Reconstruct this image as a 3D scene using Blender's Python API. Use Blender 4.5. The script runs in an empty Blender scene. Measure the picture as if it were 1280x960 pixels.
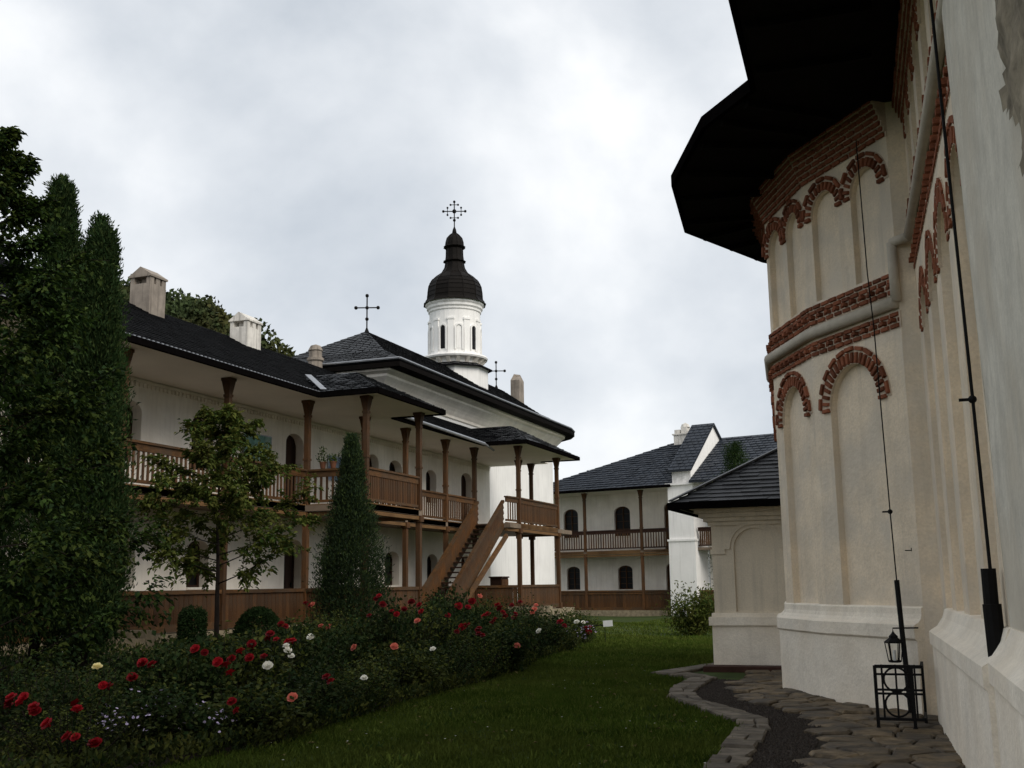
import bpy, math, random
import numpy as np
from mathutils import Matrix, Vector
random.seed(7); rng = np.random.default_rng(11)
S = bpy.context.scene; COL = S.collection
rad = math.radians

# ------------------------------------------------------------------ camera, sky, sun, exposure
FPX = 1380.0; PITCH = math.atan(250/FPX); YAW = rad(20.5); ROLL = rad(0.8)
fw = Vector((-math.sin(YAW)*math.cos(PITCH), math.cos(YAW)*math.cos(PITCH), math.sin(PITCH)))
rt = Vector((math.cos(YAW), math.sin(YAW), 0)); up = rt.cross(fw)
rr = rt*math.cos(ROLL) - up*math.sin(ROLL); uu = rt*math.sin(ROLL) + up*math.cos(ROLL)
cam = bpy.data.cameras.new('camera'); camo = bpy.data.objects.new('camera', cam); COL.objects.link(camo)
M = Matrix((rr, uu, -fw)).transposed().to_4x4(); M.translation = Vector((0, 0, 1.6)); camo.matrix_world = M
cam.sensor_width = 36; cam.lens = 36*FPX/1280; cam.clip_start = 0.05; cam.clip_end = 3000
S.camera = camo
SUN_EL, SUN_AZ = rad(38), rad(118)          # azimuth clockwise from +Y
w = bpy.data.worlds.new('World'); S.world = w; w.use_nodes = True
nt = w.node_tree; nt.nodes.clear()
def N(tree, typ, **kw):
    n = tree.nodes.new(typ)
    for k, v in kw.items():
        if k.startswith('i_'): n.inputs[k[2:].replace('_', ' ')].default_value = v
        else: setattr(n, k, v)
    return n
out = N(nt, 'ShaderNodeOutputWorld'); bg = N(nt, 'ShaderNodeBackground'); bg.inputs[1].default_value = 0.1
sky = N(nt, 'ShaderNodeTexSky', sky_type='NISHITA', sun_disc=False, sun_elevation=SUN_EL, sun_rotation=SUN_AZ)
tc = N(nt, 'ShaderNodeTexCoord'); mp = N(nt, 'ShaderNodeMapping'); mp.inputs['Scale'].default_value = (1.0, 1.0, 1.35)
mp.inputs['Location'].default_value = (5.1, 2.2, 1.7)
nz = N(nt, 'ShaderNodeTexNoise'); nz.inputs['Scale'].default_value = 2.6; nz.inputs['Detail'].default_value = 7; nz.inputs['Roughness'].default_value = 0.52; nz.inputs['Distortion'].default_value = 0.15
cr = N(nt, 'ShaderNodeValToRGB')
e = cr.color_ramp.elements; e[0].position = 0.28; e[0].color = (.36, .405, .46, 1); e[1].position = 0.72; e[1].color = (.93, .93, .925, 1)
m_ = e.new(0.53); m_.color = (.65, .675, .705, 1)
sc = N(nt, 'ShaderNodeVectorMath', operation='SCALE'); sc.inputs['Scale'].default_value = 8.0
mx = N(nt, 'ShaderNodeMix', data_type='RGBA'); mx.inputs[0].default_value = 0.95
L = nt.links.new
L(tc.outputs['Generated'], mp.inputs[0]); L(mp.outputs[0], nz.inputs['Vector']); L(nz.outputs[0], cr.inputs[0]); L(cr.outputs[0], sc.inputs[0])
L(sky.outputs[0], mx.inputs[6]); L(sc.outputs[0], mx.inputs[7]); L(mx.outputs[2], bg.inputs[0]); L(bg.outputs[0], out.inputs[0])
sl = bpy.data.lights.new('sun', 'SUN'); sl.energy = 1.5; sl.angle = rad(40); sl.color = (1, .93, .83)
so = bpy.data.objects.new('sun', sl); COL.objects.link(so)
sd = Vector((math.sin(SUN_AZ)*math.cos(SUN_EL), math.cos(SUN_AZ)*math.cos(SUN_EL), math.sin(SUN_EL)))
so.rotation_euler = sd.to_track_quat('Z', 'Y').to_euler(); so.location = (0, 0, 60)
S.view_settings.view_transform = 'Standard'; S.view_settings.look = 'None'; S.view_settings.exposure = 0.70; S.view_settings.gamma = 1
S.view_settings.use_curve_mapping = False
S.render.engine = 'CYCLES'; S.cycles.max_bounces = 6; S.cycles.transparent_max_bounces = 6

# ------------------------------------------------------------------ materials
MATS = {}
def mat(name, col, rough=.8, var=.25, scale=3.0, stretch=(1, 1, 1), bump=.0, bscale=30, obj_var=0.0, stain=None, spec=.18, hue=None, detail=6, metal=0, trans=0, fine=0):
    """procedural paint: base colour, noise mottling in object space, optional streak stains, per-object variation"""
    m = bpy.data.materials.new(name); m.use_nodes = True; t = m.node_tree; b = t.nodes['Principled BSDF']; l = t.links.new
    b.inputs['Roughness'].default_value = rough; b.inputs['Specular IOR Level'].default_value = spec; b.inputs['Metallic'].default_value = metal
    co = N(t, 'ShaderNodeTexCoord'); mpn = N(t, 'ShaderNodeMapping'); mpn.inputs['Scale'].default_value = stretch
    l(co.outputs['Object'], mpn.inputs[0])
    no = N(t, 'ShaderNodeTexNoise'); no.inputs['Scale'].default_value = scale; no.inputs['Detail'].default_value = detail; no.inputs['Roughness'].default_value = .6
    l(mpn.outputs[0], no.inputs['Vector'])
    r = N(t, 'ShaderNodeMapRange'); r.inputs['From Min'].default_value = .28; r.inputs['From Max'].default_value = .72
    r.inputs['To Min'].default_value = 1-var; r.inputs['To Max'].default_value = 1+var
    l(no.outputs[0], r.inputs[0])
    fac = r.outputs[0]
    if obj_var:
        oi = N(t, 'ShaderNodeObjectInfo'); r2 = N(t, 'ShaderNodeMapRange'); r2.inputs['To Min'].default_value = 1-obj_var; r2.inputs['To Max'].default_value = 1+obj_var
        l(oi.outputs['Random'], r2.inputs[0]); mu = N(t, 'ShaderNodeMath', operation='MULTIPLY'); l(fac, mu.inputs[0]); l(r2.outputs[0], mu.inputs[1]); fac = mu.outputs[0]
    if fine:
        nf = N(t, 'ShaderNodeTexNoise'); nf.inputs['Scale'].default_value = fine; nf.inputs['Detail'].default_value = 3
        l(co.outputs['Object'], nf.inputs['Vector']); rf = N(t, 'ShaderNodeMapRange'); rf.inputs['From Min'].default_value = .3; rf.inputs['From Max'].default_value = .7
        rf.inputs['To Min'].default_value = .91; rf.inputs['To Max'].default_value = 1.07; l(nf.outputs[0], rf.inputs[0])
        mu = N(t, 'ShaderNodeMath', operation='MULTIPLY'); l(fac, mu.inputs[0]); l(rf.outputs[0], mu.inputs[1]); fac = mu.outputs[0]
    vs = N(t, 'ShaderNodeVectorMath', operation='SCALE'); vs.inputs[0].default_value = col[:3]; l(fac, vs.inputs['Scale'])
    colout = vs.outputs[0]
    if hue:       # second hue patched in by a slow noise
        n2 = N(t, 'ShaderNodeTexNoise'); n2.inputs['Scale'].default_value = hue[1]; n2.inputs['Detail'].default_value = 4; l(co.outputs['Object'], n2.inputs['Vector'])
        rp = N(t, 'ShaderNodeMapRange'); rp.inputs['From Min'].default_value = .42; rp.inputs['From Max'].default_value = .62; l(n2.outputs[0], rp.inputs[0])
        mm = N(t, 'ShaderNodeMath', operation='MULTIPLY'); mm.inputs[1].default_value = hue[2]; l(rp.outputs[0], mm.inputs[0])
        mi = N(t, 'ShaderNodeMix', data_type='RGBA'); mi.inputs[7].default_value = (*hue[0], 1); l(mm.outputs[0], mi.inputs[0]); l(colout, mi.inputs[6]); colout = mi.outputs[2]
    if stain:     # vertical rain streaks: (colour, amount)
        mp2 = N(t, 'ShaderNodeMapping'); mp2.inputs['Scale'].default_value = (5, 5, .35); l(co.outputs['Object'], mp2.inputs[0])
        n3 = N(t, 'ShaderNodeTexNoise'); n3.inputs['Scale'].default_value = 1.4; n3.inputs['Detail'].default_value = 7; n3.inputs['Roughness'].default_value = .65; l(mp2.outputs[0], n3.inputs['Vector'])
        rp = N(t, 'ShaderNodeMapRange'); rp.inputs['From Min'].default_value = .5; rp.inputs['From Max'].default_value = .78; rp.inputs['To Max'].default_value = stain[1]; l(n3.outputs[0], rp.inputs[0])
        mi = N(t, 'ShaderNodeMix', data_type='RGBA'); mi.inputs[7].default_value = (*stain[0], 1); l(rp.outputs[0], mi.inputs[0]); l(colout, mi.inputs[6]); colout = mi.outputs[2]
    l(colout, b.inputs['Base Color'])
    if bump:
        nb = N(t, 'ShaderNodeTexNoise'); nb.inputs['Scale'].default_value = bscale; nb.inputs['Detail'].default_value = 5; l(mpn.outputs[0], nb.inputs['Vector'])
        bp = N(t, 'ShaderNodeBump'); bp.inputs['Strength'].default_value = bump; bp.inputs['Distance'].default_value = .02; l(nb.outputs[0], bp.inputs['Height']); l(bp.outputs[0], b.inputs['Normal'])
    if trans:
        tr = N(t, 'ShaderNodeBsdfTranslucent'); l(colout, tr.inputs[0]); ms = N(t, 'ShaderNodeMixShader'); ms.inputs[0].default_value = trans
        o = t.nodes['Material Output']; l(b.outputs[0], ms.inputs[1]); l(tr.outputs[0], ms.inputs[2]); l(ms.outputs[0], o.inputs[0])
    MATS[name] = m; return m
mat('church_plaster', (.79, .67, .51), .9, .15, 1.6, bump=.6, bscale=14, stain=((.46, .40, .32), .5), hue=((.62, .56, .47), 1.4, .65), fine=38)
mat('plinth_plaster', (.86, .785, .665), .9, .13, 1.9, bump=.55, bscale=16, stain=((.60, .53, .43), .4), hue=((.74, .63, .48), .9, .35), fine=45)
mat('buttress_plaster', (.64, .605, .52), .92, .2, 2.6, bump=.5, bscale=11, stain=((.40, .38, .33), .5), hue=((.56, .50, .40), 1.2, .6), fine=50)
mat('white_plaster', (.84, .79, .715), .9, .11, 1.3, bump=.35, bscale=10, stain=((.52, .47, .41), .45), hue=((.72, .66, .57), .9, .5))
mat('bright_plaster', (.83, .82, .80), .9, .06, .9, bump=.2, bscale=10, stain=((.50, .49, .47), .45))
mat('annex_plaster', (.68, .595, .465), .9, .09, 1.5, bump=.3, bscale=14, stain=((.38, .34, .28), .5), fine=40)
mat('mortar', (.58, .48, .37), .95, .2, 9, bump=.4, bscale=60)
mat('brick', (.225, .080, .042), .9, .35, 14, bump=.4, bscale=50, obj_var=.38)
mat('torus', (.50, .45, .37), .9, .15, 4, bump=.3, bscale=25)
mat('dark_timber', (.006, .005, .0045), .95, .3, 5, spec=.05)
mat('wood', (.082, .036, .0125), .7, .5, 3.2, (6, 6, .8), bump=.4, bscale=18, obj_var=.38, hue=((.055, .038, .024), 1.8, .6))
mat('wood_long', (.115, .060, .023), .7, .4, 2.5, (6, .6, 6), bump=.25, bscale=14, obj_var=.22, hue=((.20, .115, .05), .8, .5))
mat('wood_dark', (.032, .014, .008), .7, .35, 3, (5, 5, .8), obj_var=.25)
mat('wood_rail', (.092, .043, .0145), .65, .5, 3, (1.5, 1.5, 6), bump=.4, bscale=16, obj_var=.3, hue=((.06, .042, .027), 1.3, .65))
mat('deck', (.17, .13, .095), .8, .3, 2)
mat('porch_ceiling', (.80, .75, .68), .9, .06, .8)
mat('slate_black', (.0045, .0047, .0053), .9, .5, 2.2, spec=.03)
mat('slate_wet', (.006, .0065, .0075), .38, .5, 3.0, spec=.2)
mat('slate_blue', (.020, .025, .034), .5, .4, 1.6, spec=.25)
mat('slate_annex', (.036, .037, .040), .5, .35, 2.5, bump=.2, spec=.35)
mat('metal_dark', (.0035, .003, .003), .95, .3, 8, spec=0)
mat('copper_dark', (.0065, .005, .004), .6, .4, 4, spec=.1)
mat('iron', (.005, .0045, .0045), .7, .3, 20, spec=.15)
mat('zinc', (.30, .31, .33), .4, .2, 4, metal=.6)
mat('chimney', (.26, .225, .19), .92, .3, 2.5, bump=.4, stain=((.07, .06, .05), .85))
mat('chimney_white', (.66, .63, .58), .92, .2, 2.5, bump=.4, stain=((.12, .11, .10), .8))
mat('glass', (.006, .006, .007), .3, .1, 2, spec=.12)
mat('curtain', (.45, .50, .48), .9, .25, 6, (8, 8, .5))
mat('stone', (.125, .093, .056), .7, .7, 7, bump=1.0, bscale=9, obj_var=.30, hue=((.050, .045, .040), 2.4, .75))
mat('stone_wall', (.20, .165, .11), .9, .4, 5, bump=.8, bscale=9, obj_var=.3)
mat('kerb_stone', (.118, .100, .078), .9, .5, 5, bump=.7, bscale=9, obj_var=.22)
mat('gravel', (.036, .029, .024), .9, .9, 45, obj_var=.0)
mat('soil', (.022, .017, .012), 1, .4, 6, bump=.6)
mat('lawn', (.032, .050, .010), 1, .4, 1.2, bump=.5, bscale=60)
mat('blade', (.058, .094, .014), .95, .4, .7, trans=.2, hue=((.085, .092, .022), .35, .6), spec=0)
mat('blade_light', (.105, .135, .026), .95, .4, .9, trans=.2, spec=0)
mat('blade_dry', (.13, .11, .045), .95, .4, .9, trans=.1, spec=0)
mat('leaf', (.038, .070, .014), .8, .45, .9, trans=.30, hue=((.075, .088, .018), 1.3, .6), spec=.12)
mat('leaf_dark', (.014, .030, .008), .85, .4, 1.4, trans=.18, spec=.12)
mat('leaf_olive', (.085, .105, .020), .8, .45, 1.6, trans=.3, hue=((.085, .070, .020), 2.2, .5), spec=.12)
mat('leaf_rose', (.022, .038, .010), .8, .5, 1.8, obj_var=.55, trans=.22, hue=((.070, .070, .018), 1.7, .5), spec=.12)
mat('thuja', (.017, .036, .010), .9, .45, 1.8, trans=.15, spec=.12)
mat('thuja_light', (.040, .062, .018), .9, .5, 1.2, trans=.15, spec=.1)
mat('thuja_bluish', (.019, .034, .015), .9, .45, 2.2, trans=.15, spec=.12)
mat('forest', (.034, .050, .018), .9, .6, .12, hue=((.085, .075, .022), .07, .6))
mat('hill', (.03, .04, .016), 1, .3, .1)
mat('bark', (.014, .010, .008), .95, .4, 6, bump=.6)
mat('petal_red', (.23, .004, .009), .6, .45, 30, obj_var=.5, trans=.25)
mat('petal_pink', (.60, .17, .12), .55, .25, 20, obj_var=.2, trans=.25)
mat('petal_white', (.82, .80, .72), .55, .08, 20, trans=.25)
mat('petal_cream', (.80, .70, .36), .55, .12, 20, trans=.25)
mat('petal_lilac', (.52, .44, .62), .6, .2, 20, trans=.2)
mat('poster_green', (.10, .26, .22), .4, .6, 3.5, hue=((.30, .42, .36), 2.4, .7))
mat('poster_blue', (.10, .16, .26), .4, .6, 4, hue=((.35, .38, .42), 3.0, .6))
mat('terracotta', (.13, .055, .03), .8, .2, 8)
mat('sign_white', (.80, .80, .78), .5, .05, 8)
mat('rubble', (.24, .205, .15), .95, .5, 5, bump=1.0, bscale=12)
mat('clay', (.055, .026, .019), .9, .3, 7)

MATS['lamp_glass'] = mat('lamp_glass', (.9, .9, .88), .05, .02, 2, spec=.5); MATS['lamp_glass'].node_tree.nodes['Principled BSDF'].inputs['Transmission Weight'].default_value = 1.0; MATS['lamp_glass'].node_tree.nodes['Principled BSDF'].inputs['IOR'].default_value = 1.05
# ------------------------------------------------------------------ builders
class MB:
    def __init__(s, f=None): s.v = []; s.f = []; s.x = f
    def add(s, vs, fs):
        o = len(s.v)
        if s.x: vs = [s.x(p) for p in vs]
        s.v += [tuple(p) for p in vs]; s.f += [tuple(i+o for i in q) for q in fs]; return s
    def hexa(s, p): return s.add(p, [(0, 3, 2, 1), (4, 5, 6, 7), (0, 1, 5, 4), (1, 2, 6, 5), (2, 3, 7, 6), (3, 0, 4, 7)])
    def box(s, x0, x1, y0, y1, z0, z1):
        return s.hexa([(x0, y0, z0), (x1, y0, z0), (x1, y1, z0), (x0, y1, z0), (x0, y0, z1), (x1, y0, z1), (x1, y1, z1), (x0, y1, z1)])
    def quad(s, *p): return s.add(p, [tuple(range(len(p)))])
    def prism(s, poly, z0, z1):                      # poly: list of (x, y), counter-clockwise
        n = len(poly); z0f = z0 if callable(z0) else (lambda x, y: z0); z1f = z1 if callable(z1) else (lambda x, y: z1)
        return s.add([(x, y, z0f(x, y)) for x, y in poly]+[(x, y, z1f(x, y)) for x, y in poly],
                     [tuple(range(n))[::-1], tuple(range(n, 2*n))]+[(i, (i+1) % n, n+(i+1) % n, n+i) for i in range(n)])
    def bar(s, a, b, w, h, upv=(0, 0, 1)):           # rectangular bar from a to b
        a = Vector(a); b = Vector(b); d = (b-a).normalized(); r = d.cross(Vector(upv)).normalized()*w/2; u = r.cross(d).normalized()*h/2
        return s.hexa([a-r-u, a+r-u, b+r-u, b-r-u, a-r+u, a+r+u, b+r+u, b-r+u])
    def tube(s, pts, rs, n=8, cap=True):
        pts = [Vector(p) for p in pts]; rs = rs if isinstance(rs, (list, tuple)) else [rs]*len(pts); vs = []; fs = []
        ref = None
        for i, p in enumerate(pts):
            d = (pts[min(i+1, len(pts)-1)]-pts[max(i-1, 0)]).normalized()
            if ref is None: ref = d.orthogonal().normalized()
            ref = (ref-d*ref.dot(d)).normalized(); o = d.cross(ref)
            vs += [p+(ref*math.cos(t)+o*math.sin(t))*rs[i] for t in (2*math.pi*k/n for k in range(n))]
        for i in range(len(pts)-1):
            for k in range(n): fs.append((i*n+k, i*n+(k+1) % n, (i+1)*n+(k+1) % n, (i+1)*n+k))
        if cap: fs += [tuple(range(n))[::-1], tuple(range((len(pts)-1)*n, len(pts)*n))]
        return s.add(vs, fs)
    def lathe(s, c, prof, n=24, ph=0, sweep=2*math.pi):
        vs = []; fs = []; full = abs(sweep-2*math.pi) < 1e-6; m = n if full else n+1
        for r, z in prof: vs += [(c[0]+r*math.cos(ph+sweep*k/n), c[1]+r*math.sin(ph+sweep*k/n), c[2]+z) for k in range(m)]
        for i in range(len(prof)-1):
            for k in range(n): fs.append((i*m+k, i*m+(k+1) % m, (i+1)*m+(k+1) % m, (i+1)*m+k))
        return s.add(vs, fs)
    def ball(s, c, r, n=8): return s.lathe(c, [(r*math.sin(math.pi*i/6)+1e-4, -r*math.cos(math.pi*i/6)) for i in range(7)], n)
    def mesh(s, name, m, smooth=False):
        me = bpy.data.meshes.new(name); me.from_pydata(s.v, [], s.f); me.materials.append(MATS[m]); me.update()
        if smooth: me.polygons.foreach_set('use_smooth', [True]*len(me.polygons))
        return me
    def obj(s, name, m, parent=None, smooth=False, kind=None): return link(name, s.mesh(name, m, smooth), parent, kind=kind)
def link(name, me, parent=None, mw=None, kind=None):
    o = bpy.data.objects.new(name, me); COL.objects.link(o)
    if parent:
        o.parent = parent; pm = parent.get('_m'); t = PM.get(parent.name)
        if t is not None: o.matrix_parent_inverse = t.inverted()
    if mw is not None: o.matrix_basis = mw
    if kind: o['kind'] = kind
    return o
PM = {}                                               # world matrices of the Empties
def tag(o, label, cat, group=None):
    o['label'] = label; o['category'] = cat
    if group: o['group'] = group
    return o
def thing(name, label, cat, loc, group=None):
    o = bpy.data.objects.new(name, None); COL.objects.link(o); o.location = loc; o.empty_display_size = .2
    PM[o.name] = Matrix.Translation(loc); return tag(o, label, cat, group)
def struct(o): o['kind'] = 'structure'; return o
def frame_mat(c, u, v, n, sz):                        # matrix for a unit cube: axes u, v, n scaled
    u = Vector(u); v = Vector(v); n = Vector(n)
    m = Matrix((u*sz[0], v*sz[1], n*sz[2])).transposed().to_4x4(); m.translation = Vector(c); return m
def bev_box(name, m, b=.08):                          # unit box with chamfered front rim (z+), 13 faces
    k = .5-b
    v = [(-.5, -.5, -.5), (.5, -.5, -.5), (.5, .5, -.5), (-.5, .5, -.5), (-.5, -.5, .3), (.5, -.5, .3), (.5, .5, .3), (-.5, .5, .3), (-k, -k, .5), (k, -k, .5), (k, k, .5), (-k, k, .5)]
    f = [(0, 3, 2, 1), (0, 1, 5, 4), (1, 2, 6, 5), (2, 3, 7, 6), (3, 0, 4, 7), (4, 5, 9, 8), (5, 6, 10, 9), (6, 7, 11, 10), (7, 4, 8, 11), (8, 9, 10, 11)]
    return MB().add(v, f).mesh(name, m)
def unit_box(name, m):
    return MB().box(-.5, .5, -.5, .5, -.5, .5).mesh(name, m)

def panel(P, W, z0, z1, ops, depth, back=True, N_=12):
    """wall panel in (u, d, z) space mapped by P(u, d, z) (d>0 = into the wall). ops: (u0,u1,zb,zs,rise), sorted, arched niches/openings. returns MB"""
    b = MB(lambda p: P(*p)); cur = 0.0
    for (u0, u1, zb, zs, rise) in ops:
        if u0 > cur+1e-4: b.quad((cur, 0, z0), (u0, 0, z0), (u0, 0, z1), (cur, 0, z1))
        if zb > z0+1e-4: b.quad((u0, 0, z0), (u1, 0, z0), (u1, 0, zb), (u0, 0, zb))
        uc, hw = (u0+u1)/2, (u1-u0)/2
        arc = [(uc-hw*math.cos(math.pi*k/N_), zs+rise*math.sin(math.pi*k/N_)) for k in range(N_+1)]
        for k in range(N_):
            (a, za), (c, zc) = arc[k], arc[k+1]
            b.quad((a, 0, za), (c, 0, zc), (c, 0, z1), (a, 0, z1)); b.quad((a, 0, za), (a, depth, za), (c, depth, zc), (c, 0, zc))
        b.quad((u0, 0, zb), (u0, 0, zs), (u0, depth, zs), (u0, depth, zb)); b.quad((u1, 0, zb), (u1, depth, zb), (u1, depth, zs), (u1, 0, zs))
        b.quad((u0, 0, zb), (u0, depth, zb), (u1, depth, zb), (u1, 0, zb))
        if back: b.quad((u0, depth, zb), (u1, depth, zb), (u1, depth, zs), *[(a, depth, z) for a, z in arc[::-1]], (u0, depth, zs)) if False else b.quad((u0, depth, zb), (u1, depth, zb), *[(a, depth, z) for a, z in arc[::-1]])
        cur = u1
    if cur < W-1e-4: b.quad((cur, 0, z0), (W, 0, z0), (W, 0, z1), (cur, 0, z1))
    return b

def courses(b, e0, e1, t1, t0, ch, cw, lift=.02, jit=.15, n=None):
    """overlapping slates on the quad eave e0-e1, top t0-t1 (triangles allowed); adds to MB b"""
    e0, e1, t1, t0 = map(Vector, (e0, e1, t1, t0)); nm = (e1-e0).cross(((t0+t1)/2-(e0+e1)/2)).normalized()
    if nm.z < 0: nm = -nm
    H = ((t0+t1)/2-(e0+e1)/2).length; nc = max(1, int(H/ch)); ud = (e1-e0).normalized()
    for i in range(nc):
        fa, fb = i/nc, min(1, (i+1.12)/nc)
        a0, a1 = e0.lerp(t0, fa), e1.lerp(t1, fa); c0, c1 = e0.lerp(t0, fb), e1.lerp(t1, fb)
        Lr = (a1-a0).length; k = max(1, round(Lr/cw)); off = (i % 2)*.5
        edges = [0]+[min(1, max(0, (j+off)/k)) for j in range(1 if off == 0 else 0, k+1)]
        edges = sorted(set(edges+[1]))
        for j in range(len(edges)-1):
            s0, s1 = edges[j], edges[j+1]
            if s1-s0 < 1e-3: continue
            g = min((.06 if n is None else .012)*cw/max(Lr, .01), (s1-s0)*.2); q = [a0.lerp(a1, s0+g), a0.lerp(a1, s1-g), c0.lerp(c1, s1-g), c0.lerp(c1, s0+g)]
            lf = lift*(1+random.uniform(-jit, jit)*2); l2 = lf+random.uniform(-jit, jit)*lift
            b.add([q[0]+nm*lf, q[1]+nm*l2, q[2]+nm*.004, q[3]+nm*.004, q[0]+nm*.001, q[1]+nm*.001], [(0, 1, 2, 3), (4, 5, 1, 0)])
    return b

def leaves(name, m, P, D, length, width, parent=None, up=None, fold=.25, kind=None, mat2=None):
    """one mesh of leaf faces: points P (n,3), leaf axis D (n,3), per-leaf length / width"""
    n = len(P); D = D/np.maximum(np.linalg.norm(D, axis=1, keepdims=True), 1e-6)
    if up is None: up = rng.normal(size=(n, 3))
    s = np.cross(D, up); s /= np.maximum(np.linalg.norm(s, axis=1, keepdims=True), 1e-6); nn = np.cross(s, D)
    Lh = (length*rng.uniform(.7, 1.3, n))[:, None]; Wd = (width*rng.uniform(.75, 1.25, n))[:, None]
    v = np.empty((n, 4, 3)); v[:, 0] = P; v[:, 1] = P+D*Lh*.45-s*Wd*.5+nn*Wd*fold; v[:, 2] = P+D*Lh-nn*Lh*.12; v[:, 3] = P+D*Lh*.45+s*Wd*.5+nn*Wd*fold
    idx = np.arange(n)[:, None]*4; f = np.concatenate([idx+np.array([[0, 1, 2]]), idx+np.array([[0, 2, 3]])], 1).reshape(-1)
    me = bpy.data.meshes.new(name); nt_ = 2*n
    me.vertices.add(4*n); me.vertices.foreach_set('co', v.reshape(-1)); me.loops.add(3*nt_); me.loops.foreach_set('vertex_index', f.astype(np.int32))
    me.polygons.add(nt_); me.polygons.foreach_set('loop_start', np.arange(0, 3*nt_, 3, dtype=np.int32))
    me.materials.append(MATS[m]); me.update(calc_edges=True)
    if mat2: 
        me.materials.append(MATS[mat2[0]]); sel = np.repeat(rng.random(n) < mat2[1], 2).astype(np.int32); me.polygons.foreach_set('material_index', sel)
    if parent is False: return me
    return link(name, me, parent, kind=kind)

def sstep(a, b, x): t = np.clip((x-a)/(b-a), 0, 1); return t*t*(3-2*t)
def gz(x, y):                                         # height of the ground
    x = np.asarray(x, float); y = np.asarray(y, float)
    return .32*sstep(-8, -14.5, x)*(1-sstep(36, 58, y))-.45*sstep(26, 62, y)*1.0+.03*np.sin(x*.9+y*.31)*sstep(-4.2, -6, x)
def gzf(x, y): return float(gz(x, y))

# ------------------------------------------------------------------ ground, bed, hill
def grid(name, m, x0, x1, y0, y1, nx, ny, dz=0.0, keep=None, parent=None):
    xs = np.linspace(x0, x1, nx); ys = np.linspace(y0, y1, ny); b = MB()
    for j in range(ny):
        for i in range(nx): b.v.append((xs[i], ys[j], gzf(xs[i], ys[j])+dz))
    for j in range(ny-1):
        for i in range(nx-1):
            if keep is None or keep((xs[i]+xs[i+1])/2, (ys[j]+ys[j+1])/2): b.f.append((j*nx+i, j*nx+i+1, (j+1)*nx+i+1, (j+1)*nx+i))
    return b.obj(name, m, parent, smooth=True)
xs = np.concatenate([[-900, -300, -120, -60, -40], np.linspace(-30, 12, 64), [25, 60, 150, 400, 900]]); ys = np.concatenate([[-400, -100, -30], np.linspace(-10, 90, 101), [120, 200, 500, 1500]])
b = MB()
for y in ys:
    for x in xs: b.v.append((x, y, gzf(x, y)))
nx = len(xs)
for j in range(len(ys)-1):
    for i in range(nx-1): b.f.append((j*nx+i, j*nx+i+1, (j+1)*nx+i+1, (j+1)*nx+i))
struct(b.obj('ground', 'lawn', smooth=True))
BED = [(-7.2, 6.0), (-6.7, 8.3), (-6.45, 10.4), (-6.95, 13.2), (-7.05, 14.6), (-7.15, 16.8), (-7.45, 20.4), (-8.0, 22.8), (-8.2, 25.5), (-9.0, 29.5), (-11.0, 31.5), (-15.2, 32.5)]
def bed_x(y): return float(np.interp(y, [p[1] for p in BED], [p[0] for p in BED]))
bb = MB()
ysb = np.linspace(6, 31.5, 52)
for y in ysb:
    xe = bed_x(y)
    for t in np.linspace(0, 1, 14):
        x = xe+(-17.3-xe)*t; bb.v.append((x, y, gzf(x, y)+.006+.05*math.sin(math.pi*min(1, t*6))))
for j in range(len(ysb)-1):
    for i in range(13): bb.f.append((j*14+i, (j+1)*14+i, (j+1)*14+i+1, j*14+i+1))
struct(bb.obj('flower_bed', 'soil', smooth=True))
# far wooded hill
hb = MB()
def hillz(x, y):
    r = math.hypot((x+148)/84, (y-175)/74); return 61*max(0, 1-r**1.7)-6
for j in range(41):
    for i in range(41): 
        x, y = -235+i*4.2, 95+j*4.2; hb.v.append((x, y, hillz(x, y)))
for j in range(40):
    for i in range(40): hb.f.append((j*41+i, j*41+i+1, (j+1)*41+i+1, (j+1)*41+i))
struct(hb.obj('hill', 'hill', smooth=True))
P_ = []; D_ = []
for k in range(900):
    x, y = -225+rng.random()*150, 98+rng.random()*110
    z = hillz(x, y)
    if z < 1: continue
    R_ = rng.uniform(2.2, 4.2); n = 190; d = rng.normal(size=(n, 3)); d /= np.linalg.norm(d, axis=1, keepdims=True); d[:, 2] = np.abs(d[:, 2])*1.25
    P_.append(np.array([x, y, z+R_*.6])+d*R_*rng.uniform(.75, 1.05, (n, 1))); D_.append(d+rng.normal(size=(n, 3))*.9)
tag(leaves('forest', 'forest', np.concatenate(P_), np.concatenate(D_), 0.95, .85, kind='stuff'), 'dark wooded hillside far behind the slate roofs', 'forest')

# ------------------------------------------------------------------ gallery wing (left)
WX, FX = -19.7, -17.5
wing = thing('gallery_wing', 'long white two-storey monastery wing with brown wooden galleries and projecting stair', 'building', (-19.7, 30, .3))
def PW(u, d, z): return (WX-d, 14+u, z)
UP = [(8.5, 10.1, 4.9, 6.3, .32), (12.3, 13.3, 4.95, 6.3, .3), (17.3, 18.4, 4.04, 6.32, .34), (23.0, 23.9, 5.2, 6.25, .3), (24.8, 25.9, 5.2, 6.2, .3), (28.2, 29.25, 5.0, 6.15, .28), (31.95, 33.2, 4.04, 6.3, .33)]
LO = [(8.8, 10.1, 1.62, 2.72, .26), (12.3, 13.3, 1.62, 2.7, .26), (17.35, 18.45, .6, 2.86, .3), (19.8, 20.8, 1.62, 2.7, .28), (24.5, 25.7, 1.6, 2.62, .3), (28.3, 29.35, 1.6, 2.6, .28), (31.9, 33.0, .6, 2.6, .3)]
wa = panel(PW, 35.4, 3.9, 7.3, UP, .38, back=False); lo = panel(PW, 35.4, .1, 3.9, LO, .38, back=False)
wa.v_off = len(wa.v); wa.f += [tuple(i+len(wa.v) for i in q) for q in lo.f]; wa.v += lo.v
wa.x = None
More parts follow.
